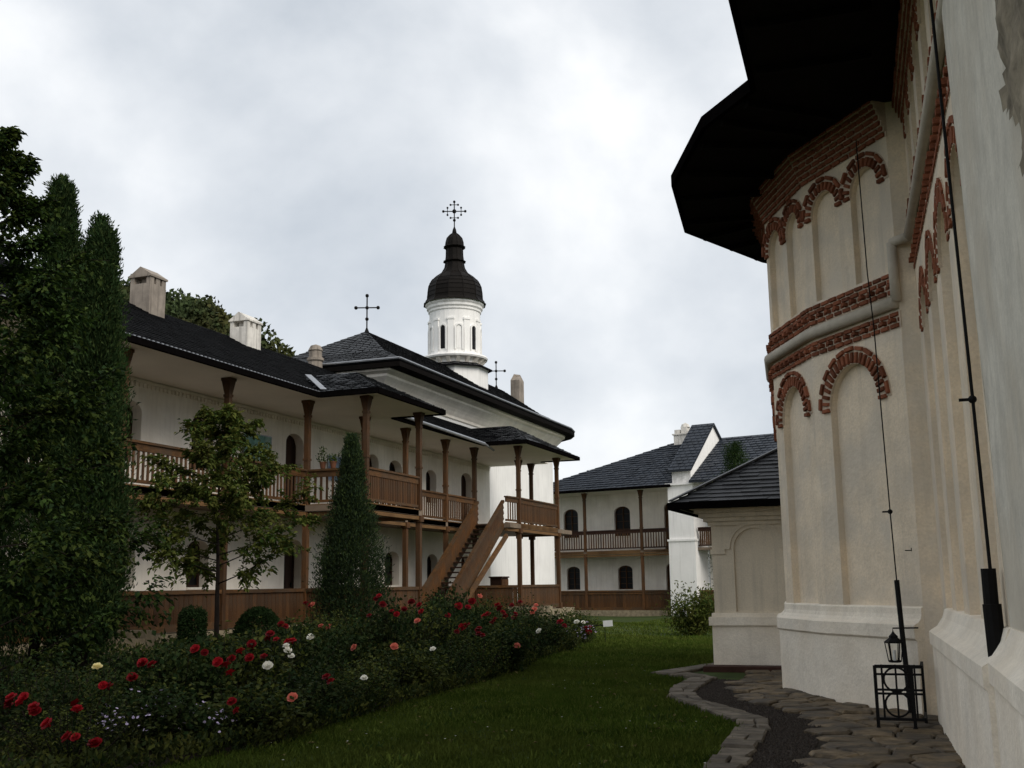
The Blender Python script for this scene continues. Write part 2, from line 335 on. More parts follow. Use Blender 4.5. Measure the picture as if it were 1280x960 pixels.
wa.quad((-20.2, 14, .1), (-28, 14, .1), (-28, 14, 7.3), (-20.2, 14, 7.3)); wa.box(-28, WX-.42, 49.36, 49.4, .1, 7.3); wa.box(WX-.41, WX, 49.402, 49.43, .1, 7.3)
wa.box(-28.1, -28, 14, 49.4, .1, 9)
wall = wa.obj('wall', 'white_plaster', wing)
GLASSQ = {}
def window(parent, P, u0, u1, zb, zs, rise, d, door=False, curtain=False, woodm='wood_dark', grid_=(2, 3)):
    """arched timber window (frame > panes) or door (leaf > planks, handle) at depth d of a panel mapped by P"""
    uc, hw = (u0+u1)/2, (u1-u0)/2; fwid = .075
    def top(u, off=0): 
        t = max(0, 1-((u-uc)/(hw))**2); return zs+rise*math.sqrt(t)-off
    n = 10; us = [u0+(u1-u0)*k/n for k in range(n+1)]
    f = MB(lambda p: P(*p))
    def strip(a0, a1, zfun0, zfun1, d0, d1):
        f.add([(a0, d0, zfun0(a0)), (a1, d0, zfun0(a1)), (a1, d1, zfun0(a1)), (a0, d1, zfun0(a0)), (a0, d0, zfun1(a0)), (a1, d0, zfun1(a1)), (a1, d1, zfun1(a1)), (a0, d1, zfun1(a0))],
              [(0, 3, 2, 1), (4, 5, 6, 7), (0, 1, 5, 4), (1, 2, 6, 5), (2, 3, 7, 6), (3, 0, 4, 7)])
    for k in range(n): strip(us[k], us[k+1], lambda u: top(u, fwid*1.2), lambda u: top(u), d, d+.08)
    f.box(u0, u0+fwid, d, d+.08, zb, zs); f.box(u1-fwid, u1, d, d+.08, zb, zs)
    if door:
        o = f.obj('door_frame', woodm, parent); nb = 5
        for k in range(nb):
            a0 = u0+fwid+(u1-u0-2*fwid)*k/nb+.004; a1 = u0+fwid+(u1-u0-2*fwid)*(k+1)/nb-.004; pb = MB(lambda p: P(*p))
            pb.hexa([(a0, d+.03, zb), (a1, d+.03, zb), (a1, d+.07, zb), (a0, d+.07, zb), (a0, d+.03, top(a0, fwid)), (a1, d+.03, top(a1, fwid)), (a1, d+.07, top(a1, fwid)), (a0, d+.07, top(a0, fwid))])
            pb.obj('plank', woodm, o)
        hb_ = MB(lambda p: P(*p)); hb_.box(u1-fwid-.12, u1-fwid-.06, d-.02, d+.03, zb+1.0, zb+1.14); hb_.obj('handle', 'iron', o)
        bk = MB(lambda p: P(*p)); bk.quad((u0, d+.09, zb), (u1, d+.09, zb), *[(u, d+.09, top(u)) for u in us[::-1]]); bk.obj('backing', 'dark_timber', o)
        return o
    f.box(u0+fwid, u1-fwid, d, d+.08, zb, zb+fwid)
    f.box(uc-.03, uc+.03, d-.006, d+.074, zb+fwid, top(uc, fwid))
    for r in range(1, grid_[1]):
        z = zb+(zs+rise-zb)*r/grid_[1]; f.box(u0+fwid, u1-fwid, d+.012, d+.062, z-.015, z+.015)
    o = f.obj('window', woodm, parent)
    for (a0, a1) in ((u0, uc), (uc, u1)):
        p = MB(lambda q: P(*q)); uss = [a0+(a1-a0)*k/5 for k in range(6)]
        p.quad((a0, d+.05, zb), (a1, d+.05, zb), *[(u, d+.05, top(u)) for u in uss[::-1]]); p.obj('pane', 'glass', o)
    if curtain:
        p = MB(lambda q: P(*q)); p.quad((u0+.05, d+.046, zb), (uc-.1, d+.046, zb), (uc-.1, d+.046, zs), (u0+.05, d+.046, zs)); p.obj('curtain', 'curtain', o)
    sb = MB(lambda q: P(*q)); sb.box(u0+.002, u1-.002, -.05, d, zb-.05, zb+.012); sb.obj('sill', 'white_plaster', o)
    return o
for i, q in enumerate(UP): window(wing, PW, *q, .30, door=i in (2, 6), curtain=i in (0,))
for i, q in enumerate(LO): window(wing, PW, *q, .30, door=i in (2, 6), curtain=i == 0)
# dentil frieze under the gallery ceiling
b = MB(); b.box(WX, WX+.06, 14, 49.4, 7.10, 7.16)
for k in range(int(35.4/.17)): y = 14.05+k*.17; b.box(WX, WX+.05, y, y+.09, 6.98, 7.09)
b.obj('dentil_frieze', 'white_plaster', wing, kind='stuff')
# floors and ceilings: ground porch, upper gallery, ceiling
BAY = (28.9, 32.75, -15.5); LAND = (42.35, 47.6, -15.65)
b = MB(); b.box(WX, FX+.12, 14, 49.4, .05, .52); b.box(FX+.121, BAY[2]+.1, BAY[0]-.1, BAY[1]+.1, .05, .518); b.box(FX+.121, LAND[2]+.1, LAND[0]-.1, 49.4, .05, .518); b.obj('porch_base', 'stone_wall', wing)
b = MB(); b.box(WX, FX+.05, 14, 49.4, 3.82, 4.0); b.box(FX+.051, BAY[2]+.05, BAY[0]-.05, BAY[1]+.05, 3.82, 3.998); b.box(FX+.051, LAND[2]+.05, 41.3, 49.4, 3.82, 3.998); b.obj('gallery_floor', 'deck', wing)
b = MB(); b.box(WX, -16.75, 14, 49.6, 7.20, 7.26); b.box(-16.749, -14.95, BAY[0]-.45, BAY[1]+.5, 7.202, 7.258); b.box(-16.749, -15.05, LAND[0]-.75, LAND[1]+.9, 7.202, 7.258); b.obj('gallery_ceiling', 'porch_ceiling', wing)
POSTS = [(FX, y) for y in (16.6, 20.72, 24.88, 29.0, 32.65, 35.75, 39.28, 42.2, 47.5)]+[(-15.5, 29.0), (-15.5, 32.65), (-15.65, 42.45), (-15.65, 47.45), (-17.5, 49.2)]
pm = MB()
def post_profile(b, z0, z1, cap=True):
    r = .078
    b.box(-r, r, -r, r, z0, z1)
    if cap:
        zc = z1-.42
        b.hexa([(-r-.003, -r-.003, zc), (r+.003, -r-.003, zc), (r+.003, r+.003, zc), (-r-.003, r+.003, zc), (-.135, -.135, z1-.08), (.135, -.135, z1-.08), (.135, .135, z1-.08), (-.135, .135, z1-.08)]); b.box(-.15, .15, -.15, .15, z1-.08, z1)
        b.box(-.096, .096, -.096, .096, z0+1.35, z0+1.42); b.box(-.096, .096, -.096, .096, zc-.1, zc-.03)
up_post = MB(); post_profile(up_post, 0, 3.2); up_me = up_post.mesh('post', 'wood')
lo_post = MB(); post_profile(lo_post, 0, 3.3, False); lo_post.box(-.12, .12, -.12, .12, 0, .25); lo_post.box(-.125, .125, -.125, .125, 3.1, 3.299); lo_me = lo_post.mesh('post', 'wood')
for x, y in POSTS:
    link('post', up_me, wing, Matrix.Translation((x, y, 4.001))); link('post', lo_me, wing, Matrix.Translation((x, y, .521)))
bal_me = unit_box('baluster', 'wood'); brd_me = unit_box('board', 'wood')
def balustrade(parent, a, b_, z, sp=.165, wd=.085, h=1.08, name='balustrade', rail='wood_rail', cap=True):
    a = Vector((*a, 0)); b_ = Vector((*b_, 0)); d = (b_-a); Ln = d.length; d.normalize(); nrm = Vector((d.y, -d.x, 0))
    m = MB(); Z = Vector((0, 0, 1))
    m.bar(a+Z*(z+h-.03), b_+Z*(z+h-.03), .16, .06); m.bar(a+Z*(z+h-.15), b_+Z*(z+h-.15), .07, .178); m.bar(a+Z*(z+.12), b_+Z*(z+.12), .07, .08)
    o = m.obj(name, rail, parent); k = max(1, int(Ln/sp)); sp = Ln/k
    for i in range(k):
        if i == 0: continue
        c = a+d*(sp*i)+Z*(z+.16+(h-.40)/2)
        link('baluster', bal_me, o, frame_mat(c, d, nrm, Z, (wd*random.uniform(.92, 1.06), .028, h-.36)))
    return o
def fascia(parent, a, b_, z0, z1, name='fascia_beam', m='wood_long'):
    a = Vector((*a, 0)); b_ = Vector((*b_, 0)); zm = (z0+z1)/2; mb = MB()
    mb.bar(a+Vector((0, 0, zm+.06)), b_+Vector((0, 0, zm+.06)), .10, (z1-z0)*.55); mb.bar(a+Vector((0, 0, z0+.06)), b_+Vector((0, 0, z0+.06)), .14, .11); return mb.obj(name, m, parent)
GAL = [((FX, 14.1), (FX, 16.5)), ((FX, 16.7), (FX, 20.62)), ((FX, 20.82), (FX, 24.78)), ((FX, 24.98), (FX, 28.9)), ((-17.4, 29.0), (-15.6, 29.0)), ((-15.5, 29.1), (-15.5, 32.55)), ((-15.6, 32.65), (-17.4, 32.65)),
       ((FX, 32.75), (FX, 35.65)), ((FX, 35.85), (FX, 39.18)), ((FX, 39.38), (FX, 42.1)), ((-15.65, 42.55), (-15.65, 47.35)), ((-15.75, 47.45), (-17.4, 47.45)), ((-15.8, 41.35), (-15.68, 42.35))]
for i, (a, c) in enumerate(GAL):
    dense = i in (5, 10)
    balustrade(wing, a, c, 4.0, sp=.115 if dense else .18, wd=.085 if dense else .072)
    if i not in (4, 6): fascia(wing, a, c, 3.68, 4.06)
    else: fascia(wing, a, c, 3.68, 4.06)
# ground-floor board fence between the posts
def fence(parent, a, b_, z0, z1, sp=.19, m='wood_rail', name='fence_panel', me=brd_me):
    a = Vector((*a, 0)); b_ = Vector((*b_, 0)); d = (b_-a); Ln = d.length; d.normalize(); nrm = Vector((d.y, -d.x, 0)); Z = Vector((0, 0, 1)); mb = MB()
    mb.bar(a+Z*(z1-.05), b_+Z*(z1-.05), .13, .10); mb.bar(a+Z*(z0+.09), b_+Z*(z0+.09), .08, .18); mb.bar(a+Z*(z1-.2)-nrm*.04, b_+Z*(z1-.2)-nrm*.04, .04, .08)
    o = mb.obj(name, m, parent); k = max(1, round(Ln/sp)); sp = Ln/k
    for i in range(k): link('board', me, o, frame_mat(a+d*sp*(i+.5)+Z*((z0+.17+z1-.1)/2), d, nrm, Z, (sp*.95, .028+random.uniform(0, .012), z1-z0-.25)))
    return o
for a, c in [((FX, 16.7), (FX, 20.62)), ((FX, 20.82), (FX, 24.78)), ((FX, 24.98), (FX, 28.9)), ((-17.4, 29.0), (-15.6, 29.0)), ((-15.5, 29.1), (-15.5, 32.55)), ((-15.6, 32.65), (-17.4, 32.65)), ((FX, 32.75), (FX, 35.65)), ((-15.65, 42.55), (-15.65, 47.35)), ((FX, 35.85), (FX, 39.18)), ((FX, 39.38), (FX, 42.1)), ((-15.75, 47.45), (-17.4, 47.45)), ((-17.4, 42.2), (-15.75, 42.42))]:
    fence(wing, a, c, .56, 1.56)
# stair: flight along the gallery front, from the landing down towards the bay
ST = (-17.0, -15.9); yT, zT, yB, zB = 41.3, 3.95, 35.7, .2
nst = 20
for k in range(nst):
    t0 = (k+1)/nst; y = yB+(yT-yB)*k/nst; z = zB+(zT-zB)*t0
    tb = MB(); tb.box(ST[0]+.05, ST[1]-.05, y-.03, y+(yT-yB)/nst, z-.05, z); tb.obj('tread', 'wood_dark', wing)
sl_ = (zT-zB)/(yT-yB)
for x, nm in ((ST[0], 'stair_side'), (ST[1], 'stair_side')):
    mb = MB(); A = Vector((x, yB-.35, zB-sl_*.35)); B = Vector((x, yT, zT))
    mb.bar(A+Vector((0, 0, .0)), B, .06, .30); o = mb.obj(nm, 'wood_rail', wing)
    for k, zo in enumerate((.29, .51, .73)): 
        q = MB(); q.bar(A+Vector((0, 0, zo)), B+Vector((0, 0, zo)), .045+.008*(k % 2), .212); q.obj('plank', 'wood', o)
    q = MB(); q.bar(A+Vector((0, 0, .92)), B+Vector((0, 0, .92)), .13, .10); q.obj('handrail', 'wood_rail', o)
    q = MB(); q.box(x-.07, x+.07, yB-.5, yB-.36, .1, zB+.75); q.obj('newel', 'wood', o)
q = MB(); q.bar((ST[1]+.18, yB-.6, zB-.3), (ST[1]+.18, yT-.1, zT-.45), .12, .16); q.obj('stair_brace', 'wood_rail', wing)
# roofs
RZ = 10.1
rb = MB(); T = .05
def roof_slab(b, pts, th=.1):
    n = len(pts); b.add([Vector(p) for p in pts]+[Vector(p)-Vector((0, 0, th)) for p in pts], [tuple(range(n)), tuple(range(n, 2*n))[::-1]]+[(i, n+i, n+(i+1) % n, (i+1) % n) for i in range(n)])
EX = -16.8; ez = 7.30
main = [(EX, 13.5, ez), (EX, 38.3, ez), (-22, 38.3, RZ), (-22, 13.5, RZ)]
roof_slab(rb, main); roof_slab(rb, [(-22, 13.5, RZ), (-22, 38.3, RZ), (-28.6, 38.3, 6.9), (-28.6, 13.5, 6.9)])
lean = [(EX, 38.35, ez), (EX, 49.7, ez), (-20.2, 49.7, 8.95), (-20.2, 38.35, 8.95)]; roof_slab(rb, lean)
def bay_roof(y0, y1, x1, zr):
    ym = (y0+y1)/2; xr = x1-2.0; xm = EX-(zr-ez)*(5.2/2.8)-.5
    fs = [[(EX-.3, y0, ez+.02), (x1, y0, ez+.02), (xr, ym, zr), (xm, ym, zr)], [(x1, y0, ez+.02), (x1, y1, ez+.02), (xr, ym, zr)], [(x1, y1, ez+.02), (EX-.3, y1, ez+.02), (xm, ym, zr), (xr, ym, zr)]]
    for p in fs: roof_slab(rb, p, .08)
    return fs
bayf = bay_roof(28.45, 33.2, -14.85, 8.35); lanf = bay_roof(41.6, 48.6, -14.95, 8.45)
roof = rb.obj('roof', 'slate_black', wing)
sb = MB(); courses(sb, main[0], main[1], main[2], main[3], .26, .32, .022); courses(sb, lean[0], lean[1], lean[2], lean[3], .26, .32, .022); sb.obj('slates', 'slate_black', roof, kind='stuff')
sb = MB()
for fs in (bayf, lanf):
    courses(sb, fs[0][0], fs[0][1], fs[0][2], fs[0][3], .24, .3, .035); courses(sb, fs[1][0], fs[1][1], fs[1][2], fs[1][2], .24, .3, .035); courses(sb, fs[2][0], fs[2][1], fs[2][2], fs[2][3], .24, .3, .035)
sb.obj('wet_slates', 'slate_wet', roof, kind='stuff')
# fascia boards and gutters along the eaves
def eave(pts, name='gutter'):
    g = MB()
    for a, c in zip(pts[:-1], pts[1:]): g.bar(a, c, .10, .16)
    g.obj('eave_board', 'metal_dark', roof)
eave([(EX+.02, 13.5, 7.24), (EX+.02, 28.45, 7.24), (-14.83, 28.43, 7.24), (-14.83, 33.22, 7.24), (EX+.02, 33.22, 7.24)]); eave([(EX+.02, 33.25, 7.24), (EX+.02, 41.55, 7.24), (-14.93, 41.58, 7.24), (-14.93, 48.62, 7.24), (EX, 48.62, 7.24)])
g = MB(); g.tube([(EX+.13, 33.6, 7.34), (EX+.13, 41.3, 7.22)], .065, 8); g.tube([(EX+.13, 41.3, 7.22), (EX+.3, 41.9, 7.0)], .045, 8); g.obj('gutter', 'zinc', roof)
g = MB()
for k in range(88): y = 13.7+k*.168; g.box(EX-.02, EX+.05, y, y+.08, 7.325, 7.35)
g.obj('snow_guard', 'zinc', roof, kind='stuff')
g = MB(); g.bar((-16.75, 28.62, 7.44), (-18.1, 29.95, 8.22), .2, .02); g.obj('valley_flashing', 'zinc', roof)
def chimney(parent, x, y, z0, z1, wx, wy, m='chimney', hood=True):
    c = MB(); c.box(x-wx, x+wx, y-wy, y+wy, z0, z1-.42); zc = z1-.42
    for sx in (-1, 1):
        for sy in (-1, 0, 1): c.box(x+sx*(wx-.07)-.07, x+sx*(wx-.07)+.07, y+sy*(wy-.09)-.09, y+sy*(wy-.09)+.09, zc, zc+.2)
    c.box(x-wx*.3, x+wx*.3, y-wy+.18, y+wy-.18, zc, zc+.2); o = c.obj('chimney', m, parent)
    h = MB(); h.box(x-wx-.04, x+wx+.04, y-wy-.04, y+wy+.04, zc+.2, zc+.26); zc += .26
    h.add([(x-wx-.03, y-wy-.03, zc), (x+wx+.03, y-wy-.03, zc), (x+wx+.03, y+wy+.03, zc), (x-wx-.03, y+wy+.03, zc), (x, y-wy-.03, zc+.26), (x, y+wy+.03, zc+.26)], [(0, 1, 4), (1, 2, 5, 4), (2, 3, 5), (3, 0, 4, 5)]); h.obj('chimney_hood', m, o); return o
chimney(roof, -21.4, 26.2, 9.3, 10.95, .36, .36); chimney(roof, -21.4, 31.3, 9.3, 10.72, .34, .42, 'chimney_white')
c = MB(); c.lathe((-22.4, 37.6, 9.2), [(.28, 0), (.28, 1.2), (.34, 1.25), (.34, 1.35), (.26, 1.36), (.26, 1.62), (.3, 1.66), (.2, 1.85), (.01, 1.92)], 12); c.obj('round_chimney', 'chimney', roof)
# posters and pots on the gallery
def poster(label, y0, y1, z0, z1, m):
    t = thing('poster', label, 'poster', (WX+.03, (y0+y1)/2, z0)); b = MB(); b.box(WX+.022, WX+.04, y0, y1, z0, z1); b.obj('sheet', m, t); b = MB()
    for q in ((y0-.03, y0, z0-.03, z1+.03), (y1, y1+.03, z0-.03, z1+.03), (y0, y1, z0-.03, z0), (y0, y1, z1, z1+.03)): b.box(WX+.02, WX+.05, *q)
    b.obj('border', 'zinc', t)
poster('green framed picture on the white gallery wall beside the door', 28.85, 30.35, 5.45, 6.35, 'poster_green'); poster('blue framed picture on gallery wall behind the potted plants', 34.0, 34.95, 5.3, 6.15, 'poster_blue')

Z = Vector((0, 0, 1))
def outset(poly, d):
    res = []
    for i, p in enumerate(poly):
        ns = []
        for a, c in ((i-1, i), (i, i+1)):
            if a >= 0 and c < len(poly):
                q = Vector((*poly[c], 0))-Vector((*poly[a], 0)); q.normalize(); ns.append(Vector((-q.y, q.x, 0)))
        nn = sum(ns, Vector()); nn /= len(ns); nn /= nn.length_squared; res.append(Vector((*p, 0))+nn*d)
    return res
def sweep(poly, prof, name, m, parent):
    n = len(prof); rows = [outset(poly, d) for d, z in prof]; b = MB()
    for i in range(len(poly)):
        for k, (d, z) in enumerate(prof): b.v.append(tuple(rows[k][i]+Z*z))
    for i in range(len(poly)-1):
        for k in range(n-1): b.f.append((i*n+k, i*n+k+1, (i+1)*n+k+1, (i+1)*n+k))
    b.f += [tuple(range(n)), tuple(range((len(poly)-1)*n, len(poly)*n))[::-1]]
    return b.obj(name, m, parent)
# ------------------------------------------------------------------ chapel with tower behind the wing
ch = thing('chapel', 'white chapel with flared slate roof and onion-domed tower above the galleries', 'church', (-23, 50, 0))
CX0, CX1, CY0, CY1 = -25.85, -20.15, 38.9, 60.0
def apse_pts(r, off=0, n=14): return [(-23+r*math.cos(t), CY1+r*math.sin(t)) for t in (math.pi*k/n for k in range(n+1))]
wallp = [(CX0, CY0), (CX1, CY0)]+apse_pts(2.85)
b = MB(); b.prism(wallp, .1, 10.25); b.obj('wall', 'bright_plaster', ch)
PRC = [(-.2, 9.05), (.0, 9.05), (.07, 9.10), (.07, 9.22), (.13, 9.3), (.19, 9.4), (.28, 9.52), (.40, 9.64), (.54, 9.76), (.54, 9.86), (.75, 9.95), (.75, 10.05), (-.2, 10.05)]
b = MB(); b.box(CX1-.02, CX1+.035, 54.0, 54.9, 7.9, 9.0); wv = b.obj('window', 'glass', ch); b = MB(); b.box(CX1, CX1+.06, 53.9, 54.0, 7.8, 9.1); b.box(CX1, CX1+.06, 54.9, 55.0, 7.8, 9.1); b.obj('frame', 'white_plaster', wv)
sweep(([(CX0, CY0), (CX1, CY0)]+apse_pts(2.85))[::-1], PRC, 'cornice', 'white_plaster', ch)
EO = 4.15; ezc = 10.35; rzc = 12.85; yA = 43.0
rb = MB(); ring = [(-23-EO, CY0-.95, ezc), (-23+EO, CY0-.95, ezc)]+[(-23+EO*math.cos(t), CY1+EO*math.sin(t), ezc-.12*math.sin(t)) for t in (math.pi*k/10 for k in range(11))]
top0 = Vector((-23, yA, rzc)); top1 = Vector((-23, CY1-.3, rzc))
midf = lambda p, t: Vector(p).lerp(top0 if p[1] < CY0 else top1, t)
def tp(p): return top0 if p[1] < CY0 else top1
n = len(ring)
for i in range(n):
    p, q = ring[i], ring[(i+1) % n]
    if i == n-1: q = ring[0]
    P0, Q0 = Vector(p), Vector(q); kp = P0.lerp(tp(p), .42)-Vector((0, 0, .20)); kq = Q0.lerp(tp(q), .42)-Vector((0, 0, .20))
    roof_slab(rb, [P0, Q0, kq, kp], .1)
    roof_slab(rb, [kp, kq, tp(q), tp(p)] if tp(p) != tp(q) else [kp, kq, tp(p)], .1)
croof = rb.obj('roof', 'slate_black', ch)
sb = MB(); sbw = MB()
for i in range(n-1):
    p, q = Vector(ring[i]), Vector(ring[i+1]); kp = p.lerp(tp(p), .42)-Vector((0, 0, .20)); kq = q.lerp(tp(q), .42)-Vector((0, 0, .20))
    tgt = sbw if i == 0 else sb; courses(tgt, p, q, kq, kp, .26, .34, .03); courses(tgt, kp, kq, tp(q), tp(p), .26, .34, .03)
sb.obj('slates', 'slate_black', croof, kind='stuff'); sbw.obj('wet_slates', 'slate_wet', croof, kind='stuff')
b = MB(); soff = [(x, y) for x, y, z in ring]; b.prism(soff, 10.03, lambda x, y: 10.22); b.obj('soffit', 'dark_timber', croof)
b = MB()
rim = ring+[ring[0]]
for p, q in zip(rim[:-1], rim[1:]): b.tube([p, q], .05, 6)
b.obj('gutter', 'zinc', croof)
# tower
tx, ty = -23.0, 52.9
b = MB(); b.lathe((tx, ty, 0), [(1.75, 11.6), (1.75, 12.75), (1.9, 12.78), (1.9, 12.86), (1.5, 12.95)], 8, math.pi/8); b.obj('tower_base', 'bright_plaster', ch)
b = MB(); b.lathe((tx, ty, 0), [(1.62, 12.78), (2.0, 12.74), (1.98, 12.82), (1.6, 13.0)], 8, math.pi/8); b.obj('tower_skirt', 'slate_black', ch)
b = MB(); b.lathe((tx, ty, 0), [(1.36, 12.9), (1.36, 16.35)], 32); b.lathe((tx, ty, 0), [(1.36, 13.28), (1.72, 13.3), (1.76, 13.38), (1.72, 13.46), (1.36, 13.5)], 32)
b.lathe((tx, ty, 0), [(1.36, 15.85), (1.42, 15.9), (1.42, 16.0), (1.5, 16.08), (1.5, 16.2), (1.58, 16.28), (1.58, 16.4), (.5, 16.42)], 32)
dr = b.obj('tower_drum', 'bright_plaster', ch, smooth=False)
for k in range(18):
    t = 2*math.pi*k/18; b = MB(); c_, s_ = math.cos(t), math.sin(t); cc = Vector((tx+1.46*c_, ty+1.46*s_, 13.13))
    b.hexa([cc+Vector((c_, s_, 0))*dx+Vector((-s_, c_, 0))*dy+Vector((0, 0, dz)) for dz in (-.12, .14) for dx, dy in ((-.12, -.09), (.22 if dz > 0 else -.04, -.09), (.22 if dz > 0 else -.04, .09), (-.12, .09))]); b.obj('corbel', 'white_plaster', dr)
for k in range(10):
    t = 2*math.pi*k/10+math.radians(-93.5); c_, s_ = math.cos(t), math.sin(t); rv = Vector((c_, s_, 0)); tv = Vector((-s_, c_, 0)); cc = Vector((tx, ty, 0))
    def PD(u, d, z): return cc+rv*(1.375-d)+tv*u+Vector((0, 0, z))
    b = MB(lambda p: PD(*p)); pts = [(-.13, .0, 13.75), (.13, .0, 13.75)]+[(.13*math.cos(a), 0, 14.85+.13*math.sin(a)) for a in (math.pi*j/6 for j in range(7))]
    b.quad(*pts); wn = b.obj('window', 'glass' if k % 2 == 0 else 'bright_plaster', dr)
    b = MB(lambda p: PD(*p))
    for j in range(8):
        a0, a1 = math.pi*j/8, math.pi*(j+1)/8
        b.hexa([(r*math.cos(a), d, 14.85+r*math.sin(a)) for d in (.03, -.05) for r, a in ((.15, a0), (.24, a0), (.24, a1), (.15, a1))])
    b.box(-.24, -.15, -.05, .03, 13.7, 14.85); b.box(.15, .24, -.05, .03, 13.7, 14.85); b.obj('window_arch', 'bright_plaster', wn)
    t2 = t+math.pi/10; c_, s_ = math.cos(t2), math.sin(t2); rv2 = Vector((c_, s_, 0)); tv2 = Vector((-s_, c_, 0))
    b = MB(lambda p: cc+rv2*(1.34+p[1])+tv2*p[0]+Vector((0, 0, p[2]))); b.box(-.16, .16, 0, .07, 13.5, 15.3); b.box(-.2, .2, 0, .1, 15.3, 15.4); b.obj('pilaster', 'bright_plaster', dr)
dome = MB(); prof = [(1.72, 16.36), (1.62, 16.45), (1.52, 16.6), (1.5, 16.95), (1.45, 17.3), (1.3, 17.62), (1.02, 17.9), (.72, 18.12), (.56, 18.4), (.5, 18.72), (.62, 18.78), (.5, 18.86), (.47, 19.1), (.46, 19.5), (.6, 19.6), (.5, 19.68), (.49, 19.85), (.42, 20.1), (.25, 20.3), (.1, 20.42), (.06, 20.6)]
dome.lathe((tx, ty, 0), prof, 12, .2); do = dome.obj('onion_dome', 'copper_dark', ch)
rbm = MB()
for k in range(12):
    t = .2+2*math.pi*k/12; rbm.tube([(tx+r*1.005*math.cos(t), ty+r*1.005*math.sin(t), z) for r, z in prof[1:]], .022, 5)
for z_, r_ in ((16.75, 1.525), (17.0, 1.505), (17.25, 1.475), (17.48, 1.40), (17.7, 1.26)): rbm.tube([(tx+r_*math.cos(.2+2*math.pi*k/12), ty+r_*math.sin(.2+2*math.pi*k/12), z_) for k in range(13)], .014, 4)
rbm.obj('seam', 'copper_dark', do)
def cross(parent, x, y, z, h, arm, fancy=False, m='iron', ax=(.93, .36)):
    b = MB(); a = Vector((ax[0], ax[1], 0)); o = Vector((x, y, z)); b.tube([o, o+Vector((0, 0, h))], .032, 6)
    b.lathe((x, y, z), [(.13, -.05), (.10, .1), (.04, .25)], 8); b.ball(o+Vector((0, 0, h*.38)), .085)
    c = o+Vector((0, 0, h*.68)); b.tube([c-a*arm, c+a*arm], .028, 6)
    for q in (c-a*arm, c+a*arm, o+Vector((0, 0, h)), c): b.ball(q, .085 if not fancy else .075)
    if fancy:
        s = arm*.62; v = Vector((0, 0, 1)); l = arm*.34
        for q, w_ in ((c-a*s, v), (c+a*s, v), (c-v*s, a), (c+v*s, a)):
            b.tube([q-w_*l, q+w_*l], .02, 6); b.ball(q-w_*l, .06); b.ball(q+w_*l, .06)
        b.ball(c, .12)
    return b.obj('cross', m, parent)
cross(do, tx, ty, 20.5, 1.7, .6, True); cross(croof, -23, 43.0, 12.75, 1.75, .5); cross(croof, -23, 58.9, 12.75, 1.6, .5)
chimney(croof, -22.6, 64-.8, 10.2, 13.9, .3, .38) if False else None
c = MB(); c.box(-22.75, -22.2, 60.6, 61.4, 11.0, 13.55); c.add([(-22.75, 60.6, 13.55), (-22.2, 60.6, 13.55), (-22.2, 61.4, 13.55), (-22.75, 61.4, 13.55), (-22.6, 60.8, 13.95), (-22.35, 61.2, 13.95)], [(0, 1, 5, 4), (1, 2, 5), (2, 3, 4, 5), (3, 0, 4)]); c.obj('chimney', 'chimney', croof)

# ------------------------------------------------------------------ church (right): apse, nave wall, buttress, eaves
church = thing('church', 'large cream church with brick-trimmed polygonal apse and wide black eaves', 'church', (2.5, 14, 0))
W = [(-.15, 14.17), (-1.36, 15.68), (-2.1, 17.2), (-2.3, 18.9), (-1.95, 20.5), (-1.0, 21.7), (.4, 22.3)]
def nx2(y): return .12-.065*(y-13.3)                   # nave wall line
def facet(a, b_):
    a = Vector((*a, 0)); b_ = Vector((*b_, 0)); Ln = (b_-a).length; u = (b_-a)/Ln; n = Vector((-u.y, u.x, 0))
    def P(s, d, z): return a+u*s-n*d+Vector((0, 0, z))
    return P, Ln, u, n
brick_me = bev_box('brick', 'brick', .06); LIMIT = [300]; rest = MB()
def brick(parent, c, u, v, n, sz, single=True):
    sz = (sz[0]*random.uniform(.9, 1.0), sz[1]*random.uniform(.92, 1.02), sz[2]); c = Vector(c)+Vector(n)*random.uniform(-.008, .008)
    a = random.uniform(-.03, .03); u, v = Vector(u)*math.cos(a)+Vector(v)*math.sin(a), Vector(v)*math.cos(a)-Vector(u)*math.sin(a)
    m = frame_mat(c, u, v, n, sz)
    if single and LIMIT[0] > 0: LIMIT[0] -= 1; link('brick', brick_me, parent, m)
    else: rest.hexa([m @ Vector(p) for p in ((-.5, -.5, -.5), (.5, -.5, -.5), (.5, .5, -.5), (-.5, .5, -.5), (-.5, -.5, .5), (.5, -.5, .5), (.5, .5, .5), (-.5, .5, .5))])
Z = Vector((0, 0, 1))
def arch_bricks(P, u, n, uc, zs, r, single=True, rl=.15, outer=True, th=.05, pr=.018):
    m = MB(lambda p: P(*p)); K = 16; R2 = r+rl+(.085 if outer else .01)
    for k in range(K):
        a0, a1 = math.pi*k/K, math.pi*(k+1)/K
        m.hexa([(uc+q*math.cos(a), d, zs+q*math.sin(a)) for d in (.02, -.012) for q, a in ((r-.004, a0), (R2, a0), (R2, a1), (r-.004, a1))])
    o = m.obj('brick_arch', 'mortar', church); k = max(6, int(math.pi*(r+rl/2)/.088))
    for i in range(k+1):
        t = math.pi*i/k; er = u*math.cos(t)+Z*math.sin(t); et = -u*math.sin(t)+Z*math.cos(t)
        brick(o, P(uc, -pr, zs)+er*(r+rl/2), er, et, n, (rl, th, .06), single)
    if outer:
        k = max(4, int(math.pi*(r+rl+.05)/.2))
        for i in range(k):
            t = math.pi*(i+.5)/k; er = u*math.cos(t)+Z*math.sin(t); et = -u*math.sin(t)+Z*math.cos(t)
            brick(o, P(uc, -pr, zs)+er*(r+rl+.045), et, er, n, (.17, .055, .07), single)
